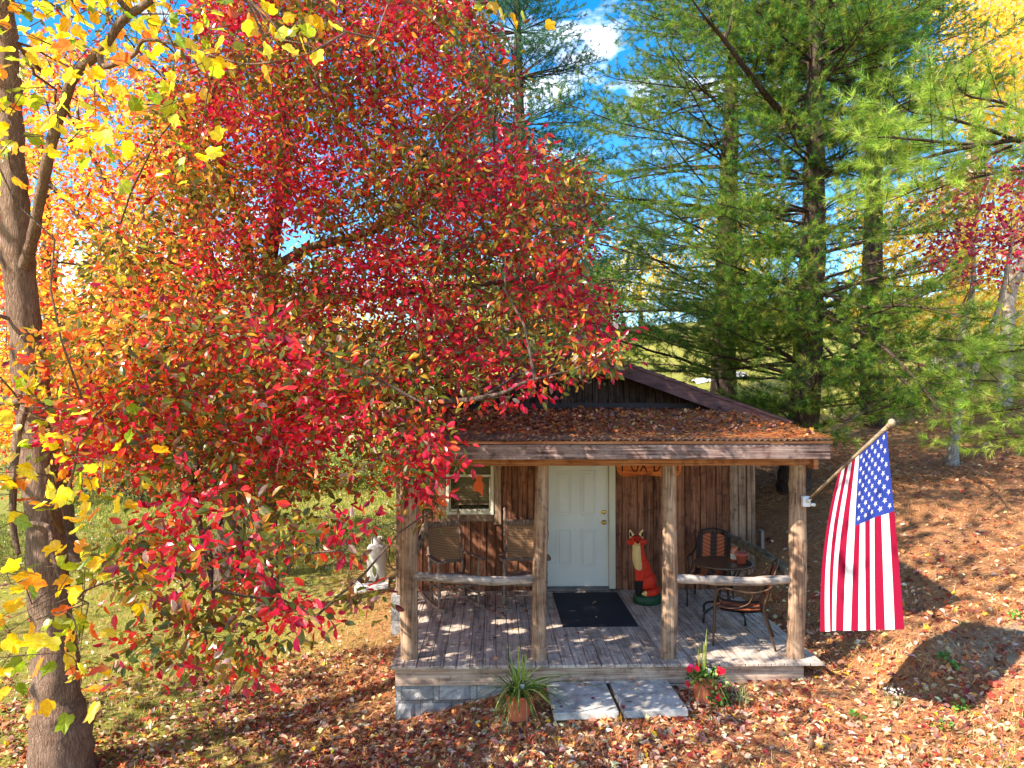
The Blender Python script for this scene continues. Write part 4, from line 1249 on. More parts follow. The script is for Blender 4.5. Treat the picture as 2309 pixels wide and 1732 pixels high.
# brick fragment
q = W(2246, 1553, 7.2); b = MB().box((0, 0, 0), (.13, .09, .05), rotm(.1, .1, .4), bev=.008)
o = b.build('brick', plain('brick_red', lin(186, 84, 60), .8, .2, 14)); o.location = (float(q[0]), 7.2, float(G(q[0], 7.2)) + .02); tag(o, 'broken red brick lying by the bare dirt patch', 'brick')

# ------------------------------------------------------------------ propane tank on its slab
M_tank = plain('white_tank_paint', lin(206, 202, 194), .45, .12, 6, .3)
TY = 14.0; q = W(849, 1305, TY); tx = float(q[0]); tz = float(G(tx, TY))
b = MB().box((0, 0, 0), (.60, .62, .16), rotm(0, 0, .12), bev=.008); o = b.build('concrete_pad', plain('white_pad', lin(220, 216, 208), .8)); o.location = (tx - .06, TY - .12, tz - .02)
tag(o, 'pale concrete pad under the white gas tank', 'concrete pad')
tk = thing('gas_tank', (tx, TY, tz + .066), 'white upright gas tank on a pad at the left side of the cabin', 'gas tank')
MB().lathe([(.14, 0), (.15, 0), (.15, .04), (.172, .06), (.178, .10), (.178, .585), (.172, .62), (.14, .66), (.08, .685), (.001, .69)], n=32).lathe([(.180, .565), (.182, .575), (.180, .585)], n=32).build('tank', M_tank, tk, local=True)
b = MB()
for k in range(3):
    a0 = k * 2.094
    pts = [(math.cos(a) * .10, math.sin(a) * .10) for a in np.linspace(a0, a0 + 1.6, 8)]
    V = [(x, y, .665) for x, y in pts] + [(x, y, .81) for x, y in pts] + [(x * .95, y * .95, .665) for x, y in pts] + [(x * .95, y * .95, .81) for x, y in pts]
    F = []
    for i in range(7): F += [[i, i + 1, 9 + i, 8 + i], [16 + i, 24 + i, 25 + i, 17 + i], [8 + i, 9 + i, 25 + i, 24 + i]]
    b.add(V, F, 0, True)
b.build('collar', M_tank, tk, local=True)
MB().tube([(0, 0, .68), (0, 0, .76)], .02, 10).box((.05, 0, .74), (.09, .04, .05), bev=.005).build('valve', M_steel, tk, local=True)
MB().tube(_smooth([(.09, 0, .75), (.17, 0, .74), (.24, 0, .6), (.22, 0, .36), (.30, 0, .22), (.42, 0, .17), (.62, 0, .16)]), .009, 6).build('hose', plain('hose', lin(80, 48, 36), .6), tk, local=True)

# ------------------------------------------------------------------ flag
M_fw = None
def cloth(name, col):
    t = NT(name); wv = t.noise(t.obj(), 300, 2)
    p = t.pbr(col, .75, wv, .1, .001, .2); tr = t.n('ShaderNodeBsdfTranslucent', {'Color': (*col, 1)}).outputs[0]
    mx = t.n('ShaderNodeMixShader', {'Fac': .35}); t.nt.links.new(p, mx.inputs[1]); t.nt.links.new(tr, mx.inputs[2]); return t.done(mx.outputs[0])
FW, FR, FBl = cloth('flag_white', lin(232, 228, 228)), cloth('flag_red', lin(146, 10, 50)), cloth('flag_blue', lin(44, 62, 142))
B0 = np.array([3.43, 8.10, 1.72]); TIP = W(2006, 958, 6.42)
flg = thing('flag', tuple(B0), 'star spangled flag hanging from a wooden pole on the right porch post', 'flag')
dirp = (TIP - B0) / np.linalg.norm(TIP - B0)
b = MB().tube([B0 + dirp * .03, B0 + dirp * .6, B0 + dirp * 1.1, TIP], [.014, .017, .019, .020], 10)
b.build('pole', wood_mat('pole_wood', [lin(84, 70, 56), lin(128, 110, 88), lin(164, 144, 116)], 'Y', (2, 40), .7, .2, .1, False), flg)
MB().blob(TIP + dirp * .04, (.032, .032, .036), 14).tube([TIP - dirp * .02, TIP + dirp * .005], .024, 12).build('finial', plain('finial_wood', lin(150, 130, 104), .7, .3, 40), flg)
b = MB().box(B0 + np.array([-.01, .0, 0]), (.085, .05, .115), bev=.006).tube([B0 + np.array([.0, -.02, .0]), B0 + dirp * .09], .02, 12).tube([B0 + np.array([.03, -.03, -.03]), B0 + np.array([.075, -.035, -.035])], .018, 12)
b.build('bracket', plain('white_plastic', lin(222, 222, 220), .4), flg)
Lp = np.linalg.norm(TIP - B0)
A_ = TIP - dirp * .06; Bq = TIP - dirp * 1.06
# bottom edge control (v: 0 near side .. 1 far side)
cb = [W(2037, 1419, 6.42), W(1975, 1421, 6.62), W(1925, 1422, 6.84), W(1880, 1423, 7.05), W(1848, 1424, 7.22)]
cb = np.array(cb)


def flag_pt(u, v):
    u = np.asarray(u, float); v = np.asarray(v, float)
    top = A_ + (Bq - A_) * v[..., None]
    vv = v * 4; bot = np.stack([np.interp(vv, range(5), cb[:, i]) for i in range(3)], -1)
    w_ = u[..., None]
    p = top * (1 - w_) + bot * w_
    amp = .017 * np.minimum(1, u * 2.2) * (.35 + .65 * u)
    fold = np.sin(2 * math.pi * (2.1 * v + .25 * u) + .6) + .35 * np.sin(2 * math.pi * (4.3 * v - .3 * u))
    nrm = np.array([.93, -.35, 0])
    p = p + nrm * (amp * fold)[..., None]
    p[..., 0] -= .07 * np.sin(math.pi * np.clip(u, 0, 1)) * np.clip(v - .35, 0, 1) * 1.6
    return p


nv, nu = 13 * 5, 70
uu = np.concatenate([np.linspace(0, .415, 30), np.linspace(.415, 1, 42)[1:]]); vv = np.linspace(0, 1, nv + 1)
U, Vv = np.meshgrid(uu, vv, indexing='ij')
pts = flag_pt(U, Vv).reshape(-1, 3); nvv = nv + 1
F, mt = [], []
for i in range(len(uu) - 1):
    for j in range(nv):
        F.append([i * nvv + j, (i + 1) * nvv + j, (i + 1) * nvv + j + 1, i * nvv + j + 1])
        stripe = j // 5
        mt.append(2 if (uu[i + 1] <= .4151 and stripe < 7) else (1 if stripe % 2 == 0 else 0))
b = MB(); b.v = [pts]; b.n = len(pts); b.f = F; b.m = mt; b.s = [True] * len(F); b.c = [(1, 1, 1)] * len(F)
# stars : small real patches riding on both faces
for r_ in range(9):
    for c_ in range(11):
        if (r_ + c_) % 2: continue
        su, sv = .415 * (c_ + 1) / 12, (7 / 13) * (r_ + 1) / 10
        for side in (-1, 1):
            V = []
            for k in range(10):
                rr = .0165 if k % 2 == 0 else .0066
                a = math.pi * k / 5
                V.append(flag_pt(np.array(su + rr * math.sin(a) * 1.0), np.array(sv + rr * math.cos(a) * 1.75)))
            V = np.array(V); c0 = flag_pt(np.array(su), np.array(sv))
            nn = np.cross(V[0] - c0, V[3] - c0); nn /= np.linalg.norm(nn)
            V = np.concatenate([V, c0[None]]) + nn * .0022 * side
            f = [[10, k, (k + 1) % 10] for k in range(10)]
            b.add(V, f if side > 0 else [q_[::-1] for q_ in f], 0, False)
# heading along the pole
hv = np.linspace(0, 1, 30); hp = flag_pt(np.zeros(30), hv)
b.tube(hp + np.array([0, 0, .004]), .012, 6, 0)
b.build('cloth', [FW, FR, FBl], flg)
# overhead wire from the cabin eave up to the right
wz = _smooth([W(1850, 985, 10.7), W(1960, 920, 10.9), W(2100, 810, 11.2), W(2250, 665, 11.6), W(2420, 480, 12.2), W(2560, 320, 12.8)])
o = MB().tube(wz, .007, 6).build('overhead_wire', plain('wire', lin(70, 66, 60), .6)); tag(o, 'thin service wire rising from the cabin eave toward the upper right', 'wire')
# ------------------------------------------------------------------ trees
M_bark_poplar = bark_mat('tulip_bark', [lin(104, 76, 60), lin(164, 130, 108), lin(204, 174, 150)], (22, 22, 3.0), 1.0, .06)
M_bark_dark = bark_mat('dark_bark', [lin(58, 46, 40), lin(98, 80, 70), lin(136, 116, 102)], (12, 12, 2.4), 1.0, .025)
M_bark_pine = bark_mat('pine_bark', [lin(38, 30, 26), lin(74, 58, 50), lin(116, 96, 84)], (9, 9, 2.0), 1.0, .03)
M_bark_pale = bark_mat('pale_bark', [lin(110, 98, 86), lin(170, 156, 140), lin(206, 194, 178)], (14, 14, 4), .5, .01)
M_leaf = leaf_mat('autumn_leaf', .46, .3, .6, 1.9)
M_leaf2 = leaf_mat('autumn_leaf_far', .5, .5, .3, 1.9)
M_needle = leaf_mat('pine_needle', .38, .6, .15, 1.7)


def in_poly(x, y, poly):
    poly = np.array(poly, float); ins = np.zeros(len(x), bool); j = len(poly) - 1
    for i in range(len(poly)):
        xi, yi = poly[i]; xj, yj = poly[j]
        c = ((yi > y) != (yj > y)) & (x < (xj - xi) * (y - yi) / (yj - yi + 1e-12) + xi)
        ins ^= c; j = i
    return ins


def region(poly, n, y0, y1, holes=(), soft=0.0, clump=0.0, rng=RNG):
    """n points in the 3D volume whose outline is poly (at depth y0..y1)"""
    pl = np.array(poly, float); out = []; tot = 0
    while tot < n:
        x = rng.uniform(pl[:, 0].min(), pl[:, 0].max(), n * 2); y = rng.uniform(pl[:, 1].min(), pl[:, 1].max(), n * 2)
        k = in_poly(x, y, pl)
        for (hx, hy, rx, ry) in holes:
            k &= ((x - hx) / rx) ** 2 + ((y - hy) / ry) ** 2 > rng.uniform(.75, 1.1, len(x))
        if clump:
            k &= rng.random(len(x)) < (1 - clump) + clump * np.clip(2.2 * (.5 + .5 * np.sin(x / 37 + 2 * np.sin(y / 53)) * np.sin(y / 31 + 1.6 * np.sin(x / 61))) - .3, 0, 1)
        out.append(np.stack([x[k], y[k]], 1)); tot += k.sum()
    p = np.concatenate(out)[:n]
    D = rng.uniform(y0, y1, n)
    Wp = W(p[:, 0], p[:, 1], D)
    zc = np.where((Wp[:, 1] > 7.5) & (Wp[:, 0] > -1.5) & (Wp[:, 0] < 4.5), np.where(Wp[:, 1] < 10.9, 2.6 + (Wp[:, 1] - 7.5) * .08, 3.75 - .352 * abs(Wp[:, 0] - 1.24)), G(Wp[:, 0], Wp[:, 1]))
    k = Wp[:, 2] > zc + .22
    return Wp[k], p[k]


def tube_bundle(b, polys, n=4):
    for (pts, r0, r1) in polys:
        b.tube(pts, np.linspace(r0, r1, len(pts)), n, cap=False)


def curve_pts(p0, p1, lift, m, rng, wob=.04):
    p0, p1 = np.array(p0), np.array(p1); L = np.linalg.norm(p1 - p0)
    u = np.linspace(0, 1, m)[:, None]
    p = p0 + (p1 - p0) * u + np.array([0, 0, lift * L]) * (4 * u * (1 - u))
    w_ = rng.normal(0, wob * L, (m, 3)); w_[0] = 0; w_[-1] = 0
    return p + w_ * np.minimum(1, 3 * u * (1 - u))


def skeleton(stems, clusters, n_limbs, r_limb, rng, r_twig=.006, twig_n=3, lift=.06, minz=None):
    """stems: [(pts, radii)]; grows limbs from the stems to spread targets, then twigs to every cluster"""
    b = MB()
    sp, sr = [], []
    for (pts, rad) in stems:
        q = _smooth(pts, 6); rr = np.interp(np.linspace(0, 1, len(q)), np.linspace(0, 1, len(rad)), rad)
        b.tube(q, rr * (1 + .05 * rng.normal(size=len(q))), 14, jit=.03)
        sp.append(q); sr.append(rr)
    sp = np.concatenate(sp); sr = np.concatenate(sr)
    lo = sp[:, 2] > (sp[:, 2].min() + 1.2 if minz is None else minz)
    cand, cr = sp[lo], sr[lo]
    idx = [int(rng.integers(len(clusters)))]; d = np.linalg.norm(clusters - clusters[idx[0]], axis=1)
    for _ in range(n_limbs - 1):
        i = int(np.argmax(d * rng.uniform(.7, 1, len(d)))); idx.append(i); d = np.minimum(d, np.linalg.norm(clusters - clusters[i], axis=1))
    nodes, nr = [cand], [np.minimum(cr, .03)]
    order = sorted(idx, key=lambda i: np.linalg.norm(cand - clusters[i], axis=1).min())
    for i in order:
        tg = clusters[i]; allp = np.concatenate(nodes); allr = np.concatenate(nr)
        dd = np.linalg.norm(allp - tg, axis=1) + 3.0 * np.maximum(0, allp[:, 2] - tg[2] + .3)
        if len(nodes) > 1: dd[:len(cand)] *= .8
        k = int(np.argmin(dd)); p0 = allp[k]; L = np.linalg.norm(tg - p0)
        m = max(4, int(L / .3)); c = curve_pts(p0, tg, lift, m, rng)
        r0 = min(r_limb * (.35 + .25 * L), allr[k] * (1 if k < len(cand) else .9) + .004)
        rr = np.linspace(r0, .007, m); b.tube(c, rr, 6, cap=False)
        nodes.append(c[1:]); nr.append(rr[1:])
    allp = np.concatenate(nodes)
    d0 = np.concatenate([np.linalg.norm(clusters[s:s + 500][:, None] - allp[None], axis=2).min(1) for s in range(0, len(clusters), 500)])
    clusters = clusters[np.argsort(d0)]
    for s in range(0, len(clusters), 150):
        cl = clusters[s:s + 150]; new = []
        dm = np.linalg.norm(cl[:, None] - allp[None], axis=2) + 1.2 * np.maximum(0, allp[None, :, 2] - cl[:, None, 2] - .3)
        kk = dm.argmin(1)
        for j, k in enumerate(kk):
            L = np.linalg.norm(cl[j] - allp[k])
            if L < .03: continue
            m = 3 if L < .6 else 5
            cp = curve_pts(allp[k], cl[j], .05, m, rng, .05); new.append(cp[1:])
            b.tube(cp, np.linspace(r_twig * min(1.4, .6 + .6 * L), r_twig * .35, m), twig_n, cap=False)
        if new: allp = np.concatenate([allp] + new)
    return b, allp


def leaves_at(clusters, k, spread, size, rng, droop=.25, sq=(1, 1, .75)):
    n = len(clusters) * k
    c = np.repeat(clusters, k, 0)
    off = rng.normal(0, 1, (n, 3)) * spread * np.array(sq)
    P = c + off
    y = off / (np.linalg.norm(off, axis=1, keepdims=True) + 1e-6) + rng.normal(0, .45, (n, 3)); y[:, 2] -= droop
    return P, frames_y(y, rng, .7), rng.uniform(size[0], size[1], n)


def tree_obj(name, base, label, cat='tree', group=None):
    return thing(name, base, label, cat, group)


# leaves cut away along sun rays, shaped to drop light patches on chosen porch spots
SUNV = np.array([.68, .38, -.65]); SUNV /= np.linalg.norm(SUNV)


def gap_lines():
    out = []
    def deck(px, py, r):
        p1 = W(px, py, 1.0); d = p1 - np.array([0, 0, CAM_Z]); t_ = -CAM_Z / d[2]; out.append((np.array([0, 0, CAM_Z]) + d * t_, r))
    for a in ((900, 1335, .16), (985, 1340, .14), (960, 1395, .15), (1030, 1415, .13), (1140, 1400, .14), (1165, 1420, .12), (1260, 1415, .13), (1000, 1470, .12), (1320, 1445, .10), (1390, 1440, .11), (1440, 1460, .10), (960, 1480, .12),
              (1235, 1320, .10), (1325, 1345, .09), (1080, 1340, .10), (940, 1370, .14), (1640, 1470, .14), (1700, 1475, .14), (1590, 1480, .10), (1755, 1470, .12), (1440, 1585, .14), (1300, 1570, .14), (1350, 1600, .12), (1500, 1590, .12), (1640, 1520, .12)): deck(*a)
    for a in ((1010, 1130, .12), (1115, 1150, .07), (985, 1180, .09), (1180, 1200, .16), (1170, 1250, .12), (1290, 1300, .06), (1080, 1225, .06)): out.append((W(a[0], a[1], 11.1), a[2]))
    return out


GAPL = gap_lines()


def gaps(P):
    keep = np.ones(len(P), bool)
    for (o, r) in GAPL:
        v = P - o; t_ = v @ SUNV; d = np.linalg.norm(v - t_[:, None] * SUNV, axis=1)
        keep &= d > r
    return keep


# ---------------- main red tree
rg = np.random.default_rng(11)
holes = [(690, 545, 62, 42), (650, 585, 40, 34), (1120, 318, 70, 30), (1120, 620, 80, 20), (830, 715, 50, 20), (1190, 770, 60, 22), (1000, 600, 60, 14)]
P1, q1 = region([(500, -80), (1040, -80), (1085, 60), (1140, 150), (1165, 240), (1175, 300), (1215, 345), (1320, 395), (1335, 480), (1350, 560), (1300, 600), (1350, 650), (1372, 720), (1400, 760), (1390, 830), (1270, 850), (1150, 870), (1000, 890),
                 (960, 930), (700, 1000), (350, 1000), (200, 900), (130, 720), (230, 560), (330, 400), (380, 200)], 6100, 6.9, 12.5, holes, clump=.62, rng=rg)
P2, q2 = region([(90, 780), (330, 700), (700, 720), (960, 850), (990, 1000), (900, 1120), (700, 1090), (520, 1120), (330, 1080), (120, 1020)], 1400, 5.6, 9, [(760, 1030, 60, 50)], clump=.5, rng=rg)
P3, q3 = region([(280, 1180), (420, 1100), (560, 1130), (700, 1150), (830, 1180), (862, 1370), (790, 1395), (690, 1400), (640, 1450), (560, 1535), (440, 1520), (270, 1520), (250, 1460), (370, 1400), (240, 1330)], 300, 4.9, 6.8,
                [(835, 1265, 55, 75), (700, 1290, 90, 50), (480, 1210, 60, 50), (330, 1390, 50, 30), (500, 1400, 60, 30), (620, 1360, 40, 30)], clump=.3, rng=rg)
P4, q4 = region([(930, 940), (1010, 960), (1075, 1030), (1090, 1055), (1000, 1085), (985, 1150), (950, 1180), (915, 1130), (895, 1060)], 46, 6.2, 7.0, rng=rg)
P5, q5 = region([(1000, 880), (1180, 870), (1330, 800), (1400, 745), (1395, 800), (1330, 845), (1240, 880), (1100, 910)], 40, 6.6, 7.4, rng=rg)
P6, q6 = region([(800, 1165), (860, 1160), (860, 1190), (790, 1190)], 5, 5.8, 6.6, rng=rg)
# crown beyond the frame top
P7 = np.stack([rg.uniform(-6, -.5, 500), rg.uniform(8, 13, 500), rg.uniform(7.2, 10.5, 500)], 1)
Pr = np.concatenate([P1, P2, P3, P4, P5, P6, P7]); qr = np.concatenate([q1, q2, q3, q4, q5, q6, np.tile([[700, 200]], (500, 1))])
bX, bY = float(W(605, 1335, 12.6)[0]), 12.6
bz = float(G(bX, bY))
red = tree_obj('red_gum_tree', (bX, bY, bz), 'large crimson and orange leaved tree overhanging the left end of the porch', 'tree')
stems = [([(bX, bY, bz - .1), W(600, 1200, 12.5), W(600, 1000, 12.2), W(612, 780, 11.6), W(606, 600, 11.0), W(640, 380, 10.4), W(640, 160, 10.0), W(680, -60, 9.8)], [.20, .17, .155, .14, .12, .09, .06, .03]),
         ([W(592, 1010, 12.0), W(560, 880, 11.6), W(548, 720, 11.2), W(556, 560, 10.6), W(500, 380, 10.0), W(480, 200, 9.6)], [.12, .105, .095, .08, .06, .03]),
         ([W(606, 610, 11.0), W(700, 560, 10.4), W(840, 520, 9.8), W(980, 430, 9.4), W(1120, 390, 9.0)], [.08, .07, .055, .04, .015]),
         ([W(612, 790, 11.6), W(720, 690, 10.4), W(900, 660, 9.3), W(1090, 640, 8.6), W(1280, 620, 8.0)], [.08, .06, .045, .03, .012]),
         ([W(600, 1010, 12.1), W(560, 1000, 10.4), W(480, 1010, 8.6), W(440, 1060, 7.2), W(450, 1180, 6.2), W(480, 1330, 5.6)], [.07, .06, .045, .03, .02, .01]),
         ([W(606, 900, 12), W(720, 900, 10.2), W(860, 900, 8.2), W(1010, 905, 7.1), W(1120, 890, 6.9), W(1190, 860, 6.85), W(1290, 835, 6.8)], [.06, .05, .04, .028, .02, .014, .006])]
bm, _ = skeleton(stems, Pr, 170, .028, rg, .0045)
bm.build('trunk', M_bark_dark, red)
cA = [(190, 26, 62), (170, 22, 40), (214, 46, 46), (150, 18, 60), (120, 24, 36), (110, 116, 34), (136, 128, 40), (86, 92, 34), (206, 84, 40), (228, 150, 60), (176, 60, 44)]
cB = [(226, 92, 40), (232, 60, 50), (232, 172, 50), (214, 190, 60), (136, 130, 40), (196, 44, 44), (170, 140, 44), (222, 120, 60)]
cC = [(196, 36, 50), (176, 26, 56), (214, 60, 44), (104, 112, 44), (84, 98, 44), (140, 136, 60), (120, 44, 60), (206, 110, 50), (180, 150, 140)]


def red_cols(q, k, n, rng):
    q = np.repeat(q, k, 0)
    wB = np.clip((620 - q[:, 0]) / 500, 0, 1) * np.clip((1000 - q[:, 1]) / 250, 0, 1) + .12
    wC = np.clip((q[:, 1] - 620) / 300, 0, 1)
    side = np.clip((q[:, 0] - 500) / 500, 0, 1)
    a = pick(cA, n, [11, 11, 9, 8, 7, 14, 10, 15, 5, 3, 8], .24, rng); b_ = pick(cB, n, [11, 6, 16, 18, 18, 4, 16, 11], .2, rng); c = pick(cC, n, [11, 9, 9, 18, 15, 13, 7, 8, 5], .22, rng)
    r = rng.random(n)
    pc = np.clip(wC, 0, 1) * (1 - .5 * wB); pb = wB * (1 - .4 * wC)
    # whole sprays share a hue, and neighbouring sprays tend to agree
    nn_ = .5 + .28 * np.sin(q[:, 0] / 71 + 2.2 * np.sin(q[:, 1] / 83)) + .22 * np.sin(q[:, 1] / 47 + 1.9 * np.sin(q[:, 0] / 59))
    rk = np.repeat(rng.random(len(q) // k), k); r = .45 * r + .3 * rk + .25 * nn_
    out = np.where((r < pb)[:, None], b_, np.where((r < pb + pc)[:, None], c, a))
    rc = np.repeat(rng.random(len(q) // k), k); rl = rng.random(n)
    crim = pick([(190, 24, 58), (206, 36, 60), (170, 18, 62), (214, 56, 56)], n, None, .16, rng)
    oliv = pick([(112, 112, 36), (136, 126, 44), (86, 94, 36), (160, 130, 50), (104, 70, 36)], n, None, .2, rng)
    oran = pick([(214, 96, 44), (228, 140, 56), (196, 74, 44), (216, 168, 66)], n, None, .18, rng)
    sel = nn_ + (rc - .5) * .55
    out = np.where(((sel > .66) & (rl < .72) & (wB < .45 + .5 * (q[:, 1] > 900)))[:, None], crim, out)
    out = np.where(((sel < .42) & (rl < .66))[:, None], oliv, out)
    out = np.where(((abs(sel - .5) < .05 + .06 * wB) & (rl < .6))[:, None], oran, out)
    return out


Pm, qm = np.concatenate([P1, P2, P7]), np.concatenate([q1, q2, np.tile([[700, 200]], (500, 1))])
L_, F_, S_ = leaves_at(Pm, 13, .125, (.05, .10), rg)
Pn, qn = np.concatenate([P3, P4, P5, P6]), np.concatenate([q3, q4, q5, q6])
L2, F2, S2 = leaves_at(Pn, 7, .085, (.065, .11), rg, .45)
La_, Lf_, Ls_, Lc_ = np.concatenate([L_, L2]), np.concatenate([F_, F2]), np.concatenate([S_, S2]), np.concatenate([red_cols(qm, 13, len(L_), rg), red_cols(qn, 7, len(L2), rg)])
kk = gaps(La_); La_, Lf_, Ls_, Lc_ = La_[kk], Lf_[kk], Ls_[kk], Lc_[kk]
scatter('crown', OVAL, La_, Lf_, Ls_, Lc_, M_leaf, red, bend=rg.uniform(.4, 2.4, len(La_)), sx=rg.uniform(.85, 1.15, len(La_)))

# ---------------- tulip poplar at the left edge
rg = np.random.default_rng(12)
TY_ = 7.35
pz = W(140, 1700, TY_); gz = float(G(pz[0], TY_))
pop = tree_obj('tulip_tree', (float(pz[0]), TY_, gz), 'tall straight trunked tree at the left edge with large yellow and green lobed leaves', 'tree')
tp = lambda x, y, Y=TY_: tuple(W(x, y, Y))
stemsP = [([(pz[0], TY_, gz - .15), tp(137, 1650), tp(130, 1580), tp(122, 1450), tp(108, 1313), tp(98, 1150), tp(86, 1000), tp(66, 820), tp(46, 640), tp(36, 500), tp(26, 360), tp(18, 200), tp(8, 60), tp(-6, -150), tp(-20, -500), tp(-40, -900)],
           [.36, .27, .215, .190, .180, .172, .165, .15, .14, .132, .124, .115, .108, .10, .08, .04]),
          ([tp(38, 640), tp(68, 560, 7.2), tp(90, 450, 7.0), tp(112, 340, 6.8), tp(150, 215, 6.6), tp(172, 165, 6.5), tp(228, 115, 6.4), tp(278, 45, 6.3), tp(335, 5, 6.2), tp(420, -80, 6.1), tp(520, -160, 6.0)], [.065, .052, .048, .046, .044, .042, .038, .034, .03, .022, .012]),
          ([tp(225, 118, 6.4), tp(236, 150, 6.3), tp(300, 125, 6.2), tp(330, 90, 6.1), tp(430, 110, 6.0), tp(560, 145, 5.9), tp(700, 120, 5.8)], [.028, .024, .018, .014, .010, .008, .004]),
          ([tp(-10, 900, 7.3), tp(40, 905, 7.0), tp(62, 870, 6.8), tp(52, 930, 6.6), tp(36, 1000, 6.5), tp(30, 1100, 6.4), tp(30, 1190, 6.4), tp(42, 1250, 6.35)], [.05, .036, .032, .034, .034, .030, .026, .018]),
          ([tp(70, 1180, 7.2), tp(110, 1190, 6.6), tp(120, 1260, 6.2), tp(150, 1330, 6.0), tp(200, 1360, 5.8)], [.022, .018, .016, .012, .005]),
          ([tp(140, 1200, 7.2), tp(115, 1150, 6.4), tp(150, 1110, 6.0), tp(172, 1030, 5.9), tp(185, 900, 5.8)], [.02, .014, .012, .009, .004])]
def reg(poly, n, y0, y1, **k): return region(poly, n, y0, y1, rng=rg, **k)[0]
K = [reg([(-40, -60), (330, -60), (330, 150), (260, 330), (60, 330), (-40, 400)], 90, 5.4, 7.2), reg([(300, -40), (780, -40), (760, 100), (600, 160), (480, 330), (330, 280)], 34, 5.2, 6.4),
     reg([(-30, 800), (150, 820), (330, 930), (350, 1080), (240, 1160), (160, 1260), (-30, 1240)], 44, 5.2, 6.6), reg([(-30, 1260), (230, 1240), (400, 1210), (330, 1330), (200, 1350), (-30, 1350)], 22, 5.0, 6.2),
     reg([(-30, 1340), (160, 1380), (225, 1480), (180, 1600), (90, 1560), (-30, 1560)], 26, 4.9, 6.0), reg([(330, 300), (480, 330), (470, 400), (350, 420)], 5, 5.4, 6), reg([(60, 820), (300, 860), (260, 1100), (100, 1000)], 14, 5.2, 6.4)]
up = np.stack([rg.normal(-4.6, 1.7, 240), rg.normal(6.6, 1.9, 240), rg.uniform(6.6, 12, 240)], 1); up = up[(up[:, 1] > 3)]
shade_boughs = np.stack([rg.uniform(-8.5, -3.2, 150), rg.uniform(1.0, 5, 150), rg.uniform(4.6, 8.5, 150)], 1)[:50]  # unseen canopy added left of the frame to dapple the front ground
lowK = np.concatenate(K); bc = np.array([(-7.6, 4.3, 4.4), (-6.6, 5.6, 3.7), (-8.4, 5.2, 5.2), (-6.9, 3.6, 5.0), (-8.8, 6.2, 4.6), (-6.0, 4.4, 5.8)])
band_boughs = np.repeat(bc, 13, 0) + rg.normal(0, 1, (78, 3)) * np.array([.75, .22, .22])  # unseen boughs added, clumped to throw shade bands before the deck
shade_boughs = np.concatenate([shade_boughs, band_boughs])
KP = np.concatenate([lowK, up, shade_boughs])
bm, _ = skeleton(stemsP, KP, 70, .022, rg, .006, 4)
bm.build('trunk', M_bark_poplar, pop)
La, Fa, Sa = leaves_at(lowK, 2, .10, (.085, .155), rg, .35)
Lb, Fb_, Sb = leaves_at(np.concatenate([up, shade_boughs]), 15, .28, (.1, .16), rg, .35)
cP = [(240, 204, 30), (236, 180, 30), (226, 214, 60), (164, 176, 34), (130, 152, 34), (236, 150, 40), (216, 100, 40), (250, 222, 60)]
kk = gaps(Lb); Lb, Fb_, Sb = Lb[kk], Fb_[kk], Sb[kk]
n = len(La) + len(Lb)
scatter('crown', TULIP, np.concatenate([La, Lb]), np.concatenate([Fa, Fb_]), np.concatenate([Sa, Sb]), pick(cP, n, [24, 18, 14, 12, 10, 8, 5, 8], .14, rg), M_leaf, pop, bend=rg.uniform(.5, 3.5, n), sx=rg.uniform(.75, 1.1, n))

# ---------------- orange maple and others behind on the left
def broadleaf(name, base, label, stems, clusters, k, spread, size, pal, w, seed, tmpl=DIAM, mat=None, bark=None, limbs=40, twig=.008, rl=.03, cat='tree', group=None, minz=None):
    rg = np.random.default_rng(seed)
    tr = tree_obj(name, base, label, cat, group)
    bm, _ = skeleton(stems, clusters, limbs, rl, rg, twig, minz=minz)
    bm.build('trunk', bark or M_bark_dark, tr)
    L, Fm, S = leaves_at(clusters, k, spread, size, rg)
    rk = np.repeat(rg.random(len(clusters)), k)[:, None]
    c = pick(pal, len(L), w, .2, rg) * (.8 + .4 * rk)
    scatter('crown', tmpl, L, Fm, S, c, mat or M_leaf2, tr, bend=rg.uniform(.4, 2, len(L)), sx=rg.uniform(.9, 1.3, len(L)))
    return tr


rg = np.random.default_rng(13)
pal_or = [(236, 110, 44), (232, 76, 50), (240, 176, 46), (236, 204, 60), (150, 146, 40), (176, 160, 50), (206, 60, 50), (236, 140, 60)]
O1, _q = region([(-60, 150), (120, 100), (330, 120), (480, 250), (520, 500), (480, 760), (430, 960), (200, 1000), (-60, 1000)], 2300, 11.5, 17.5, [(175, 600, 60, 60), (330, 480, 40, 30)], clump=.45, rng=rg)
x0, y0 = float(W(520, 1300, 14.6)[0]), 14.6; z0 = float(G(x0, y0))
broadleaf('maple_tree', (x0, y0, z0), 'orange and yellow leaved tree with a thick grey trunk behind the red tree',
          [([(x0, y0, z0 - .1), W(516, 1260, 14.6), W(522, 1150, 14.6), W(520, 1000, 14.5), W(505, 850, 14.4), W(480, 650, 14.2), W(430, 400, 14), W(380, 150, 13.8)], [.36, .27, .24, .22, .19, .15, .1, .04]),
           ([W(505, 850, 14.4), W(380, 700, 14), W(240, 560, 13.6), W(120, 420, 13.2)], [.12, .1, .07, .02]), ([W(490, 700, 14.3), W(330, 560, 14), W(180, 300, 13.6)], [.1, .07, .02])],
          O1, 9, .19, (.08, .13), pal_or, [16, 10, 18, 14, 12, 10, 8, 12], 31, limbs=60)
O2, _q = region([(-80, 520), (90, 480), (180, 700), (250, 900), (330, 1010), (260, 1100), (-80, 1090)], 620, 14, 19, clump=.4, rng=rg)
x0, y0 = float(W(150, 1255, 16.6)[0]), 16.6; z0 = float(G(x0, y0))
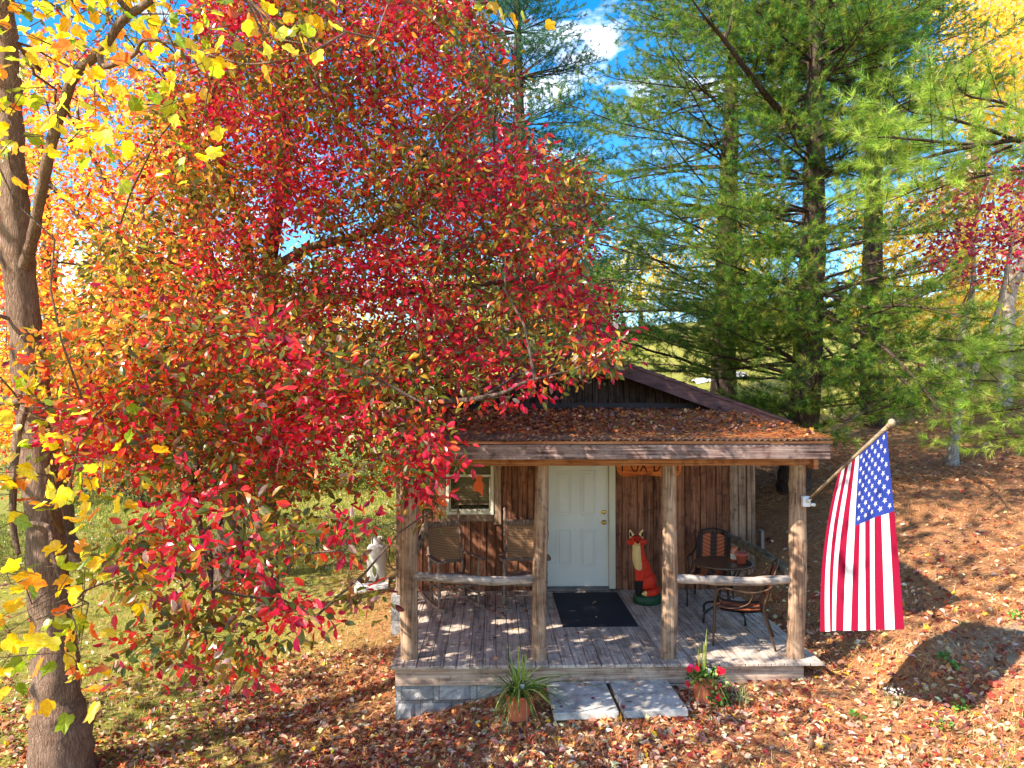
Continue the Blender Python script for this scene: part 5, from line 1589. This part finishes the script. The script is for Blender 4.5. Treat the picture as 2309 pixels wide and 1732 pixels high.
broadleaf('sweetgum_tree', (x0, y0, z0), 'orange leaved tree whose dark trunk shows just right behind the tulip tree trunk',
          [([(x0, y0, z0 - .1), W(146, 1230, 16.6), W(138, 1150, 16.6), W(130, 900, 16.5), W(110, 600, 16.4), W(90, 300, 16)], [.45, .27, .24, .2, .14, .05])],
          O2, 9, .2, (.08, .13), pal_or, [18, 14, 14, 8, 12, 8, 10, 10], 32, limbs=30)
pal_y = [(236, 200, 60), (220, 190, 70), (196, 176, 64), (150, 150, 60), (226, 160, 60), (240, 216, 110)]
pal_g = [(120, 136, 50), (90, 112, 44), (150, 156, 66), (176, 166, 70), (70, 90, 40)]
pal_r = [(180, 60, 50), (206, 96, 56), (150, 50, 50), (220, 150, 70)]
rg = np.random.default_rng(14)


def far_tree(X, Y, H, Rr, pal, seed, label, name='autumn_tree', kcl=420, size=(.14, .24), group='distant autumn trees', low=.22, bark=None, lab_cat='tree', dens=9):
    rg = np.random.default_rng(seed); z0 = float(G(X, Y))
    n = kcl
    u = rg.normal(size=(n * 2, 3)); u /= np.linalg.norm(u, axis=1, keepdims=True)
    r = rg.uniform(.25, 1, len(u)) ** .5
    lob = 1 + .22 * np.sin(u[:, 0] * 5 + seed) * np.sin(u[:, 2] * 6 + seed * 2) + .15 * np.sin(u[:, 1] * 9 + seed)
    p = u * (r * lob)[:, None] * np.array([Rr, Rr, H * (1 - low) / 2]) + np.array([X, Y, z0 + H * (1 + low) / 2])
    p = p[rg.random(len(p)) < .5][:n]
    st_ = [([(X, Y, z0 - .2), (X + rg.normal(0, .1), Y, z0 + H * .2), (X + rg.normal(0, .25), Y + rg.normal(0, .2), z0 + H * .5), (X + rg.normal(0, .4), Y, z0 + H * .9)], [H * .03, H * .02, H * .014, .03])]
    return broadleaf(name, (X, Y, z0), label, st_, p, dens, .028 * H + .12, size, pal, None, seed, limbs=24, twig=.012, rl=.03, group=group, bark=bark, cat=lab_cat)


FT = [(-17, 30, 11, 4.2, pal_y, 'yellow tree far back at the left edge above the hedge'), (-11.5, 33, 10, 3.8, pal_or, 'orange tree far back behind the tulip trunk'), (-7.5, 29, 9, 3.4, pal_y, 'yellow tree in the background between the two big left trunks'),
      (-3.2, 34, 9.5, 3.6, pal_y, 'golden tree in the background behind the red tree crown'), (1.6, 42, 9.0, 3.8, pal_g, 'yellow green tree on the lawn slope behind the cabin roof ridge'),
      (-1.0, 52, 11, 4.5, pal_y, 'pale golden tree far up the lawn behind the cabin'), (7.5, 62, 9, 4.4, pal_g, 'olive green tree at the top of the lawn seen left of the pine trunk'), (13, 66, 9, 4.6, pal_y, 'yellow tree at the top of the lawn between the pine trunks'),
      (3.5, 70, 8, 4.0, pal_r, 'reddish tree on the skyline of the lawn'), (20, 60, 12, 5, pal_y, 'yellow tree on the slope top behind the pines')]
FT += [(-19.5, 12.5, 10, 3.4, pal_or, 'orange tree standing on the lawn beyond the left edge of the view'), (-24, 15, 11, 3.8, pal_y, 'tall yellow tree further out beyond the left edge of the view'), (-16.5, 6.5, 9, 2.6, pal_or, 'small orange tree nearest the viewer beyond the left edge')]
for i, (X, Y, H, Rr, pal, lb) in enumerate(FT):
    far_tree(X, Y, H, Rr, pal, 100 + i, lb, kcl=430 if Y < 40 else 300, size=(.14, .22) if Y < 40 else (.24, .4))
# yellow trees at the right
rg = np.random.default_rng(15)
Yl, _q = region([(2040, -80), (2400, -80), (2400, 320), (2230, 300), (2120, 260), (2080, 120), (2170, 150)], 1300, 19, 25, clump=.4, rng=rg)
Yl2, _q = region([(1900, 480), (2050, 420), (2400, 380), (2400, 760), (2200, 740), (2060, 770), (1880, 720), (1930, 600)], 1300, 19, 25, clump=.5, rng=rg)
x0, y0 = float(W(2128, 830, 25)[0]), 25.0; z0 = float(G(x0, y0))
broadleaf('yellow_tree', (x0, y0, z0), 'bright yellow tree with a mottled trunk on the slope at the right edge', [([(x0, y0, z0 - .2), W(2132, 800, 25), W(2150, 700, 25), W(2190, 450, 24), W(2200, 200, 23.5), W(2220, -50, 23)], [.55, .42, .36, .28, .2, .08])],
          np.concatenate([Yl, Yl2]), 9, .3, (.11, .18), [(246, 206, 50), (250, 220, 90), (236, 180, 50), (200, 170, 60), (240, 196, 110)], None, 51, limbs=60, bark=M_bark_pale)
x0, y0 = float(W(2262, 730, 19)[0]), 19.0; z0 = float(G(x0, y0))
Pz, _q = region([(2230, 560), (2400, 480), (2400, 700), (2290, 690)], 60, 17, 21, rng=rg)
broadleaf('leaning_tree', (x0, y0, z0), 'pale grey leaning trunk with few leaves at the right edge', [([(x0, y0, z0 - .3), W(2275, 690, 19), W(2300, 600, 18.8), W(2345, 480, 18.5), W(2400, 300, 18)], [.17, .15, .13, .1, .06])], Pz, 6, .2, (.08, .13), pal_or, None, 52, limbs=8, bark=M_bark_pale)
# dogwood with magenta leaves
dY = 15.0; x0 = float(W(2147, 1052, dY)[0]); z0 = float(W(2147, 1052, dY)[2])
Pd, _q = region([(2060, 480), (2100, 380), (2200, 330), (2400, 300), (2400, 420), (2330, 560), (2230, 640), (2100, 620)], 240, 12.8, 15.5, clump=.6, rng=rg)
Pd2, _q = region([(2000, 780), (2080, 760), (2090, 860), (2020, 880)], 8, 14, 15, rng=rg)
broadleaf('dogwood_tree', (x0, dY, z0), 'slender forked magenta leaved tree on the slope right of the flag', [([(x0, dY, float(G(x0, dY)) - .2), W(2147, 1045, dY), W(2150, 1010, dY), W(2158, 930, dY), W(2166, 850, dY), W(2172, 740, dY), W(2195, 640, dY), W(2190, 520, 14.8)], [.17, .125, .10, .09, .085, .075, .05, .03]),
          ([W(2160, 920, dY), W(2190, 850, dY), W(2215, 790, 14.9), W(2250, 700, 14.8), W(2280, 560, 14.6)], [.08, .08, .07, .05, .03])],
          np.concatenate([Pd, Pd2]), 9, .15, (.08, .13), [(170, 24, 70), (196, 40, 84), (130, 20, 54), (206, 90, 80)], None, 53, tmpl=OVAL, mat=M_leaf, bark=M_bark_pale, limbs=26, minz=z0 + 1.6)
# hedge shrubs on the left
for i, (X, Y, Rr, H, lb) in enumerate(((-15.5, 27, 1.7, 1.9, 'dark green round shrub at the left end of the hedge'), (-12.8, 27.3, 1.6, 2.1, 'dark shrub in the hedge behind the tulip trunk'), (-10.2, 27, 1.6, 2.2, 'dark green shrub in the middle of the hedge beyond the lawn'),
                                       (-7.4, 27.4, 1.7, 2.0, 'olive shrub in the hedge behind the grey trunk'), (-4.6, 27, 1.6, 1.8, 'green shrub at the right end of the hedge beyond the lawn'), (3.2, 47, 2.6, 3.0, 'bright green shrub on the lawn slope just above the cabin roof'), (7.0, 52, 2.8, 2.6, 'yellow green shrub on the lawn slope left of the dark pine trunk'))):
    far_tree(X, Y, H, Rr, pal_g if i > 2 else [(62, 74, 40), (84, 92, 48), (110, 104, 56), (50, 60, 34)], 200 + i, lb, 'shrub', 260, (.07, .13) if Y < 40 else (.16, .26), 'shrubs beyond the lawn', .0, None, 'shrub', 10)

# ---------------- pines
PN = [(80, 116, 36), (106, 138, 42), (52, 88, 34), (134, 156, 56), (62, 96, 42), (138, 136, 56)]


def pine(name, trunk, rads, label, zlo, ztop, Lmax, seed, pal, nl=5, dz=.42, needles=18, nlen=(.085, .12), nw=.045, manual=(), az=None, group='white pines', tuft_gap=.085, limb_r=.04, dead=0.0, bare=.3, sub=1.0, thin=None):
    rg = np.random.default_rng(seed)
    tp_ = _smooth(trunk, 6); rr = np.interp(np.linspace(0, 1, len(tp_)), np.linspace(0, 1, len(rads)), rads)
    tr = tree_obj(name, tuple(float(a) for a in tp_[0]), label, 'pine tree', group)
    b = MB().tube(tp_, rr, 18, jit=.035)
    T0, TD = [], []
    limbs = []
    z = zlo
    while z < ztop:
        f = (z - zlo) / (ztop + 2 - zlo)
        for i in range(nl):
            a = rg.uniform(0, 6.283) if az is None else rg.uniform(*az(z))
            L = Lmax * (1 - f) ** .6 * rg.uniform(.6, 1.1)
            rt = rg.random(); isd = rg.random() < dead
            if thin is not None and rt < thin(z, a):
                if rt > .25 * thin(z, a): continue
                isd = True
            k = int(np.argmin(abs(tp_[:, 2] - z))); p0 = tp_[k]
            d = np.array([math.cos(a), math.sin(a), 0.])
            el = rg.uniform(.05, .35); m = max(6, int(L / .25)); u = np.linspace(0, 1, m)
            pts = p0 + d * (L * u)[:, None] + np.array([0, 0, 1.]) * (L * (el * u - .30 * u ** 2 + .16 * u ** 3 * 1.3))[:, None]
            pts += np.cumsum(rg.normal(0, .018, pts.shape), 0) * np.array([1, 1, .6])
            limbs.append((pts, limb_r * (.35 + .65 * L / Lmax) * rg.uniform(.7, 1.1), isd))
        z += dz * rg.uniform(.7, 1.3)
    for (pts, r0) in manual: limbs.append((_smooth(pts, 6), r0, False))
    for (pts, r0, isdead) in limbs:
        tip = pts[-1]
        bad = (pts[:, 1] > 7.6) & (pts[:, 0] > -1.6) & (pts[:, 0] < 4.5) & (pts[:, 2] < np.where(pts[:, 1] < 10.7, 2.9, 3.95 - .352 * abs(pts[:, 0] - 1.24)))
        bad |= pts[:, 2] < G(pts[:, 0], pts[:, 1]) + .5
        if bad.any():
            k = int(np.argmax(bad)) - 1
            if k < 4: continue
            pts = pts[:k]
        m = len(pts); seg = np.linalg.norm(np.diff(pts, axis=0), axis=1).sum()
        b.tube(pts, np.linspace(r0, .006, m), 6, cap=False)
        if isdead:
            for _ in range(14):
                k = rg.integers(1, m); e = pts[k] + rg.normal(0, .25, 3); b.tube([pts[k], (pts[k] + e) / 2 + rg.normal(0, .03, 3), e], [.006, .004, .002], 3, cap=False)
            continue
        s = bare * seg * rg.uniform(.6, 1.2); side = 1
        cum = np.concatenate([[0], np.cumsum(np.linalg.norm(np.diff(pts, axis=0), axis=1))])
        while s < seg:
            p = np.array([np.interp(s, cum, pts[:, i]) for i in range(3)]); k = min(m - 2, int(np.searchsorted(cum, s)) - 1)
            d = pts[k + 1] - pts[k]; d /= np.linalg.norm(d) + 1e-9
            sd = np.cross(d, [0, 0, 1]); sd /= np.linalg.norm(sd) + 1e-9
            l = (.32 + .85 * math.sin(math.pi * (.12 + .85 * s / seg)) * min(1, seg / 2.4)) * rg.uniform(.5, 1.2)
            dd = d * rg.uniform(.55, 1.0) + sd * side * rg.uniform(.5, 1.1) + np.array([0, 0, rg.normal(.12, .25)]); dd /= np.linalg.norm(dd)
            mm = 5; uu_ = np.linspace(0, 1, mm)[:, None]
            sp_ = p + dd * l * uu_ + np.array([0, 0, .14 * l]) * uu_ ** 2
            b.tube(sp_, np.linspace(.007, .0025, mm), 3, cap=False)
            t_ = .25 * l
            while t_ < l:
                q = p + dd * t_ + np.array([0, 0, .14 * l]) * (t_ / l) ** 2
                for _ in range(2):
                    jd = dd * 1.0 + rg.normal(0, .45, 3) + np.array([0, 0, .25]); jd /= np.linalg.norm(jd)
                    T0.append(q + jd * rg.uniform(0, .10)); TD.append(jd)
                t_ += tuft_gap * rg.uniform(.8, 1.5)
            T0.append(p + dd * l + np.array([0, 0, .14 * l])); TD.append(dd)
            s += rg.uniform(.075, .16) * sub; side = -side
        for _ in range(3): T0.append(tip + rg.normal(0, .03, 3)); TD.append((pts[-1] - pts[-2]) / (np.linalg.norm(pts[-1] - pts[-2]) + 1e-9) + rg.normal(0, .3, 3))
    b.build('trunk', M_bark_pine, tr)
    T0, TD = np.array(T0), np.array(TD); TD /= np.linalg.norm(TD, axis=1, keepdims=True)
    nt = len(T0); n = nt * needles
    P = np.repeat(T0, needles, 0); D = np.repeat(TD, needles, 0)
    y = rg.normal(size=(n, 3)); y -= D * (y * D).sum(1, keepdims=True); y /= np.linalg.norm(y, axis=1, keepdims=True)
    y = y * rg.uniform(.35, 1.0, (n, 1)) + D * rg.uniform(.45, 1.0, (n, 1)); y[:, 2] -= .08
    y /= np.linalg.norm(y, axis=1, keepdims=True)
    P = P + D * rg.uniform(-.05, .03, (n, 1))
    tc = pick(pal, nt, None, .18, rg); c = np.repeat(tc, needles, 0) * np.exp(rg.normal(0, .15, (n, 1)))
    S = rg.uniform(nlen[0], nlen[1], n)
    scatter('crown', NEEDLE, P, frames_y(y, rg, .3), S, c, M_needle, tr, sx=np.full(n, nw))
    print(name, 'tufts', nt)
    return tr


aY = 13.3; az_ = float(G(5.42, aY))
trA = [(5.42, aY, az_ - .15), (5.42, aY, az_ + .25), tuple(W(1812, 950, aY)), tuple(W(1822, 760, aY)), tuple(W(1832, 580, aY)), tuple(W(1836, 380, aY)), tuple(W(1838, 180, aY)), tuple(W(1838, -60, aY)), tuple(W(1838, -400, aY))]
pine('pine_tree', trA, [.36, .29, .26, .24, .22, .18, .14, .1, .04], 'big white pine with a thick dark trunk directly behind the right end of the cabin', 2.3, 12.2, 3.1, 61, PN, nl=8, dz=.35, nw=.056, needles=16, thin=lambda z, a: .5 if math.cos(a) < -.1 and (6.4 < z < 7.8 or 4.8 < z < 5.3) else (.72 if math.cos(a) > .35 and 4.0 < z < 6.9 else .04),
     manual=[([W(1832, 330, aY), W(1774, 269, 12.8), W(1700, 180, 12.3), W(1633, 90, 11.8), W(1590, 40, 11.4), W(1555, -10, 11.1)], .085), ([W(1633, 90, 11.8), W(1650, 40, 11.9), W(1660, -30, 12)], .05),
             ([W(1830, 690, aY), W(1950, 735, 12.3), W(2080, 762, 11.6), W(2280, 768, 10.8)], .05), ([W(1826, 740, aY), W(1960, 800, 12.2), W(2100, 900, 11.2), W(2260, 930, 10.6)], .045), ([W(1826, 740, aY), W(1900, 830, 12.6), W(1960, 920, 11.9)], .04), ([W(1826, 700, aY), W(1960, 760, 11.8), W(2060, 850, 10.6), W(2120, 930, 9.9)], .04), ([W(1826, 640, aY), W(1930, 690, 12.0), W(2060, 690, 11.0), W(2200, 720, 10.2)], .04)])
bY = 16.0; bxx = float(W(1631, 900, bY)[0]); bz_ = float(G(bxx, bY))
trB = [(bxx, bY, bz_ - .2), (bxx, bY, bz_ + .3)] + [tuple(W(x, y, bY)) for (x, y) in ((1631, 900), (1632, 780), (1637, 660), (1640, 480), (1648, 280), (1650, 150), (1655, -80), (1658, -300))]
pine('pine_tree', trB, [.36, .31, .28, .26, .24, .2, .17, .12, .07, .03], 'white pine with a dark trunk rising behind the roof slope, sky showing through its limbs', 3.4, 13.5, 5.2, 62, PN, nl=7, dz=.36, needles=14, nw=.070, tuft_gap=.10, dead=.1, bare=.36, thin=lambda z, a: .52 if (6.8 < z < 8.7 or 5.1 < z < 5.8 or z < 4.0) else .05)
cx0 = float(W(1165, 700, 21)[0]); cz = float(G(cx0, 21))
pine('pine_tree', [(cx0, 21, cz - .2), (cx0, 21, cz + 3), (cx0 + .1, 21, cz + 8), (cx0, 21, cz + 15)], [.32, .26, .2, .05], 'bluish green pine partly hidden behind the red tree crown', 3.2, 15, 4.2, 63, [(60, 104, 70), (50, 90, 66), (84, 124, 76)], nl=8, dz=.42, needles=12, nw=.09, tuft_gap=.15)
cx0 = float(W(1965, 700, 19)[0]); cz = float(G(cx0, 19))
pine('pine_tree', [(cx0, 19, cz - .2), (cx0, 19, cz + 3), (cx0 + .1, 19, cz + 7), (cx0, 19, cz + 14)], [.3, .26, .2, .05], 'darker pine behind the big one, its top against the sky at upper right', 9.8, 15, 3.6, 64, [(50, 96, 48), (64, 112, 50), (84, 126, 56)], nl=8, dz=.42, needles=12, nw=.08, tuft_gap=.14)
# pine outside the right edge whose sunlit boughs reach in
ex, ey = 8.9, 9.3; ez = float(G(ex, ey))
PN_sunlit = [(132, 158, 52), (156, 176, 66), (108, 140, 46), (172, 186, 86)]  # paler needles than the other pines, sunshine put into their colour
pine('pine_tree', [(ex, ey, ez - .2), (ex, ey, ez + 2.5), (ex, ey, ez + 5), (ex, ey, ez + 9)], [.26, .2, .15, .04], 'pale sunlit pine boughs with long needles reaching in from the right edge', 9.0, 8.0, 3.0, 65, PN_sunlit, nl=7, dz=.4, nlen=(.10, .14), nw=.04, needles=20,
     az=lambda z: (2.3, 4.2), tuft_gap=.08,
     manual=[([(ex, ey, 5.0), W(2400, 330, 8.9), W(2200, 330, 8.7), W(2050, 370, 8.6), W(1960, 420, 8.5), W(1915, 450, 8.5)], .04), ([W(2300, 320, 8.8), W(2220, 290, 8.7), W(2110, 260, 8.5), W(2050, 250, 8.4), W(1995, 200, 8.3)], .025),
             ([W(2230, 330, 8.8), W(2120, 320, 8.6), W(2010, 310, 8.5), W(1955, 310, 8.4)], .025), ([W(2400, 330, 8.9), W(2280, 240, 8.7), W(2180, 215, 8.6), W(2150, 170, 8.5)], .025),
             ([(ex, ey, 4.2), W(2400, 400, 8.9), W(2200, 400, 8.6), W(2080, 440, 8.5)], .035), ([W(2400, 330, 8.9), W(2330, 280, 8.8), W(2260, 290, 8.7)], .02), ([W(2280, 330, 8.8), W(2180, 370, 8.6), W(2060, 430, 8.5), W(1990, 460, 8.4)], .02), ([W(2350, 260, 9.2), W(2230, 240, 9.4), W(2130, 300, 9.3)], .02),
             ([(ex, ey, 3.4), W(2450, 760, 9.3), W(2300, 790, 9.6), W(2200, 800, 10.0)], .035), ([(ex, ey, 2.8), W(2450, 900, 9.4), W(2300, 920, 9.8), W(2180, 940, 10.2)], .035), ([(ex, ey, 2.9), W(2450, 840, 9.4), W(2280, 860, 9.8), W(2100, 850, 10.4)], .035), ([(ex, ey, 2.6), W(2450, 960, 9.6), W(2300, 985, 10.2), W(2160, 975, 11)], .03)])
# ------------------------------------------------------------------ light and sky
w = bpy.data.worlds.new('World'); scene.world = w; w.use_nodes = True
nt = w.node_tree; nt.nodes.clear()
N = lambda t_, **k: (lambda n_: ([setattr(n_, a, v) for a, v in k.items()], n_)[1])(nt.nodes.new(t_))
L = nt.links.new
SUN = np.array([.68, .38, -.65]); SUN /= np.linalg.norm(SUN)
sky = N('ShaderNodeTexSky', sky_type='NISHITA', sun_disc=False, sun_elevation=math.asin(-SUN[2]), sun_rotation=math.atan2(-SUN[0], -SUN[1]), altitude=300, air_density=1.0, dust_density=.3, ozone_density=1.3)
hs = N('ShaderNodeHueSaturation'); hs.inputs['Saturation'].default_value = 1.5; hs.inputs['Value'].default_value = 1.15
L(sky.outputs[0], hs.inputs['Color'])
tc = N('ShaderNodeTexCoord'); mp = N('ShaderNodeMapping'); mp.inputs['Scale'].default_value = (1.6, 1.6, 4.2); mp.inputs['Location'].default_value = (.3, .1, .35)
L(tc.outputs['Generated'], mp.inputs['Vector'])
no = N('ShaderNodeTexNoise'); no.inputs['Scale'].default_value = 2.3; no.inputs['Detail'].default_value = 8; no.inputs['Roughness'].default_value = .6; no.inputs['Distortion'].default_value = .4
L(mp.outputs[0], no.inputs['Vector'])
cr = N('ShaderNodeValToRGB'); cr.color_ramp.elements[0].position = .535; cr.color_ramp.elements[1].position = .68
L(no.outputs['Fac'], cr.inputs[0])
mx = N('ShaderNodeMix', data_type='RGBA'); L(cr.outputs[0], mx.inputs[0]); L(hs.outputs[0], mx.inputs[6]); mx.inputs[7].default_value = (9, 9.4, 10, 1)
bg = N('ShaderNodeBackground'); bg.inputs['Strength'].default_value = .12; L(mx.outputs[2], bg.inputs['Color'])
wo = N('ShaderNodeOutputWorld'); L(bg.outputs[0], wo.inputs['Surface'])
sd = bpy.data.lights.new('sun', 'SUN'); sd.energy = 4.8; sd.angle = R(.53); sd.color = (1, .93, .82)
so = bpy.data.objects.new('sun', sd); COL.objects.link(so); so.rotation_euler = Vector(SUN).to_track_quat('-Z', 'Y').to_euler(); so.location = (-20, -10, 20)
scene.view_settings.view_transform = 'Standard'; scene.view_settings.look = 'None'; scene.view_settings.gamma = 1; scene.view_settings.exposure = 1.5
scene.render.engine = 'CYCLES'
c = scene.cycles
c.use_denoising = True; c.denoiser = 'OPENIMAGEDENOISE'; c.denoising_prefilter = 'ACCURATE'; c.denoising_input_passes = 'RGB_ALBEDO_NORMAL'
c.max_bounces = 6; c.diffuse_bounces = 3; c.glossy_bounces = 2; c.transmission_bounces = 4; c.transparent_max_bounces = 6
c.sample_clamp_indirect = 6; c.caustics_reflective = False; c.caustics_refractive = False
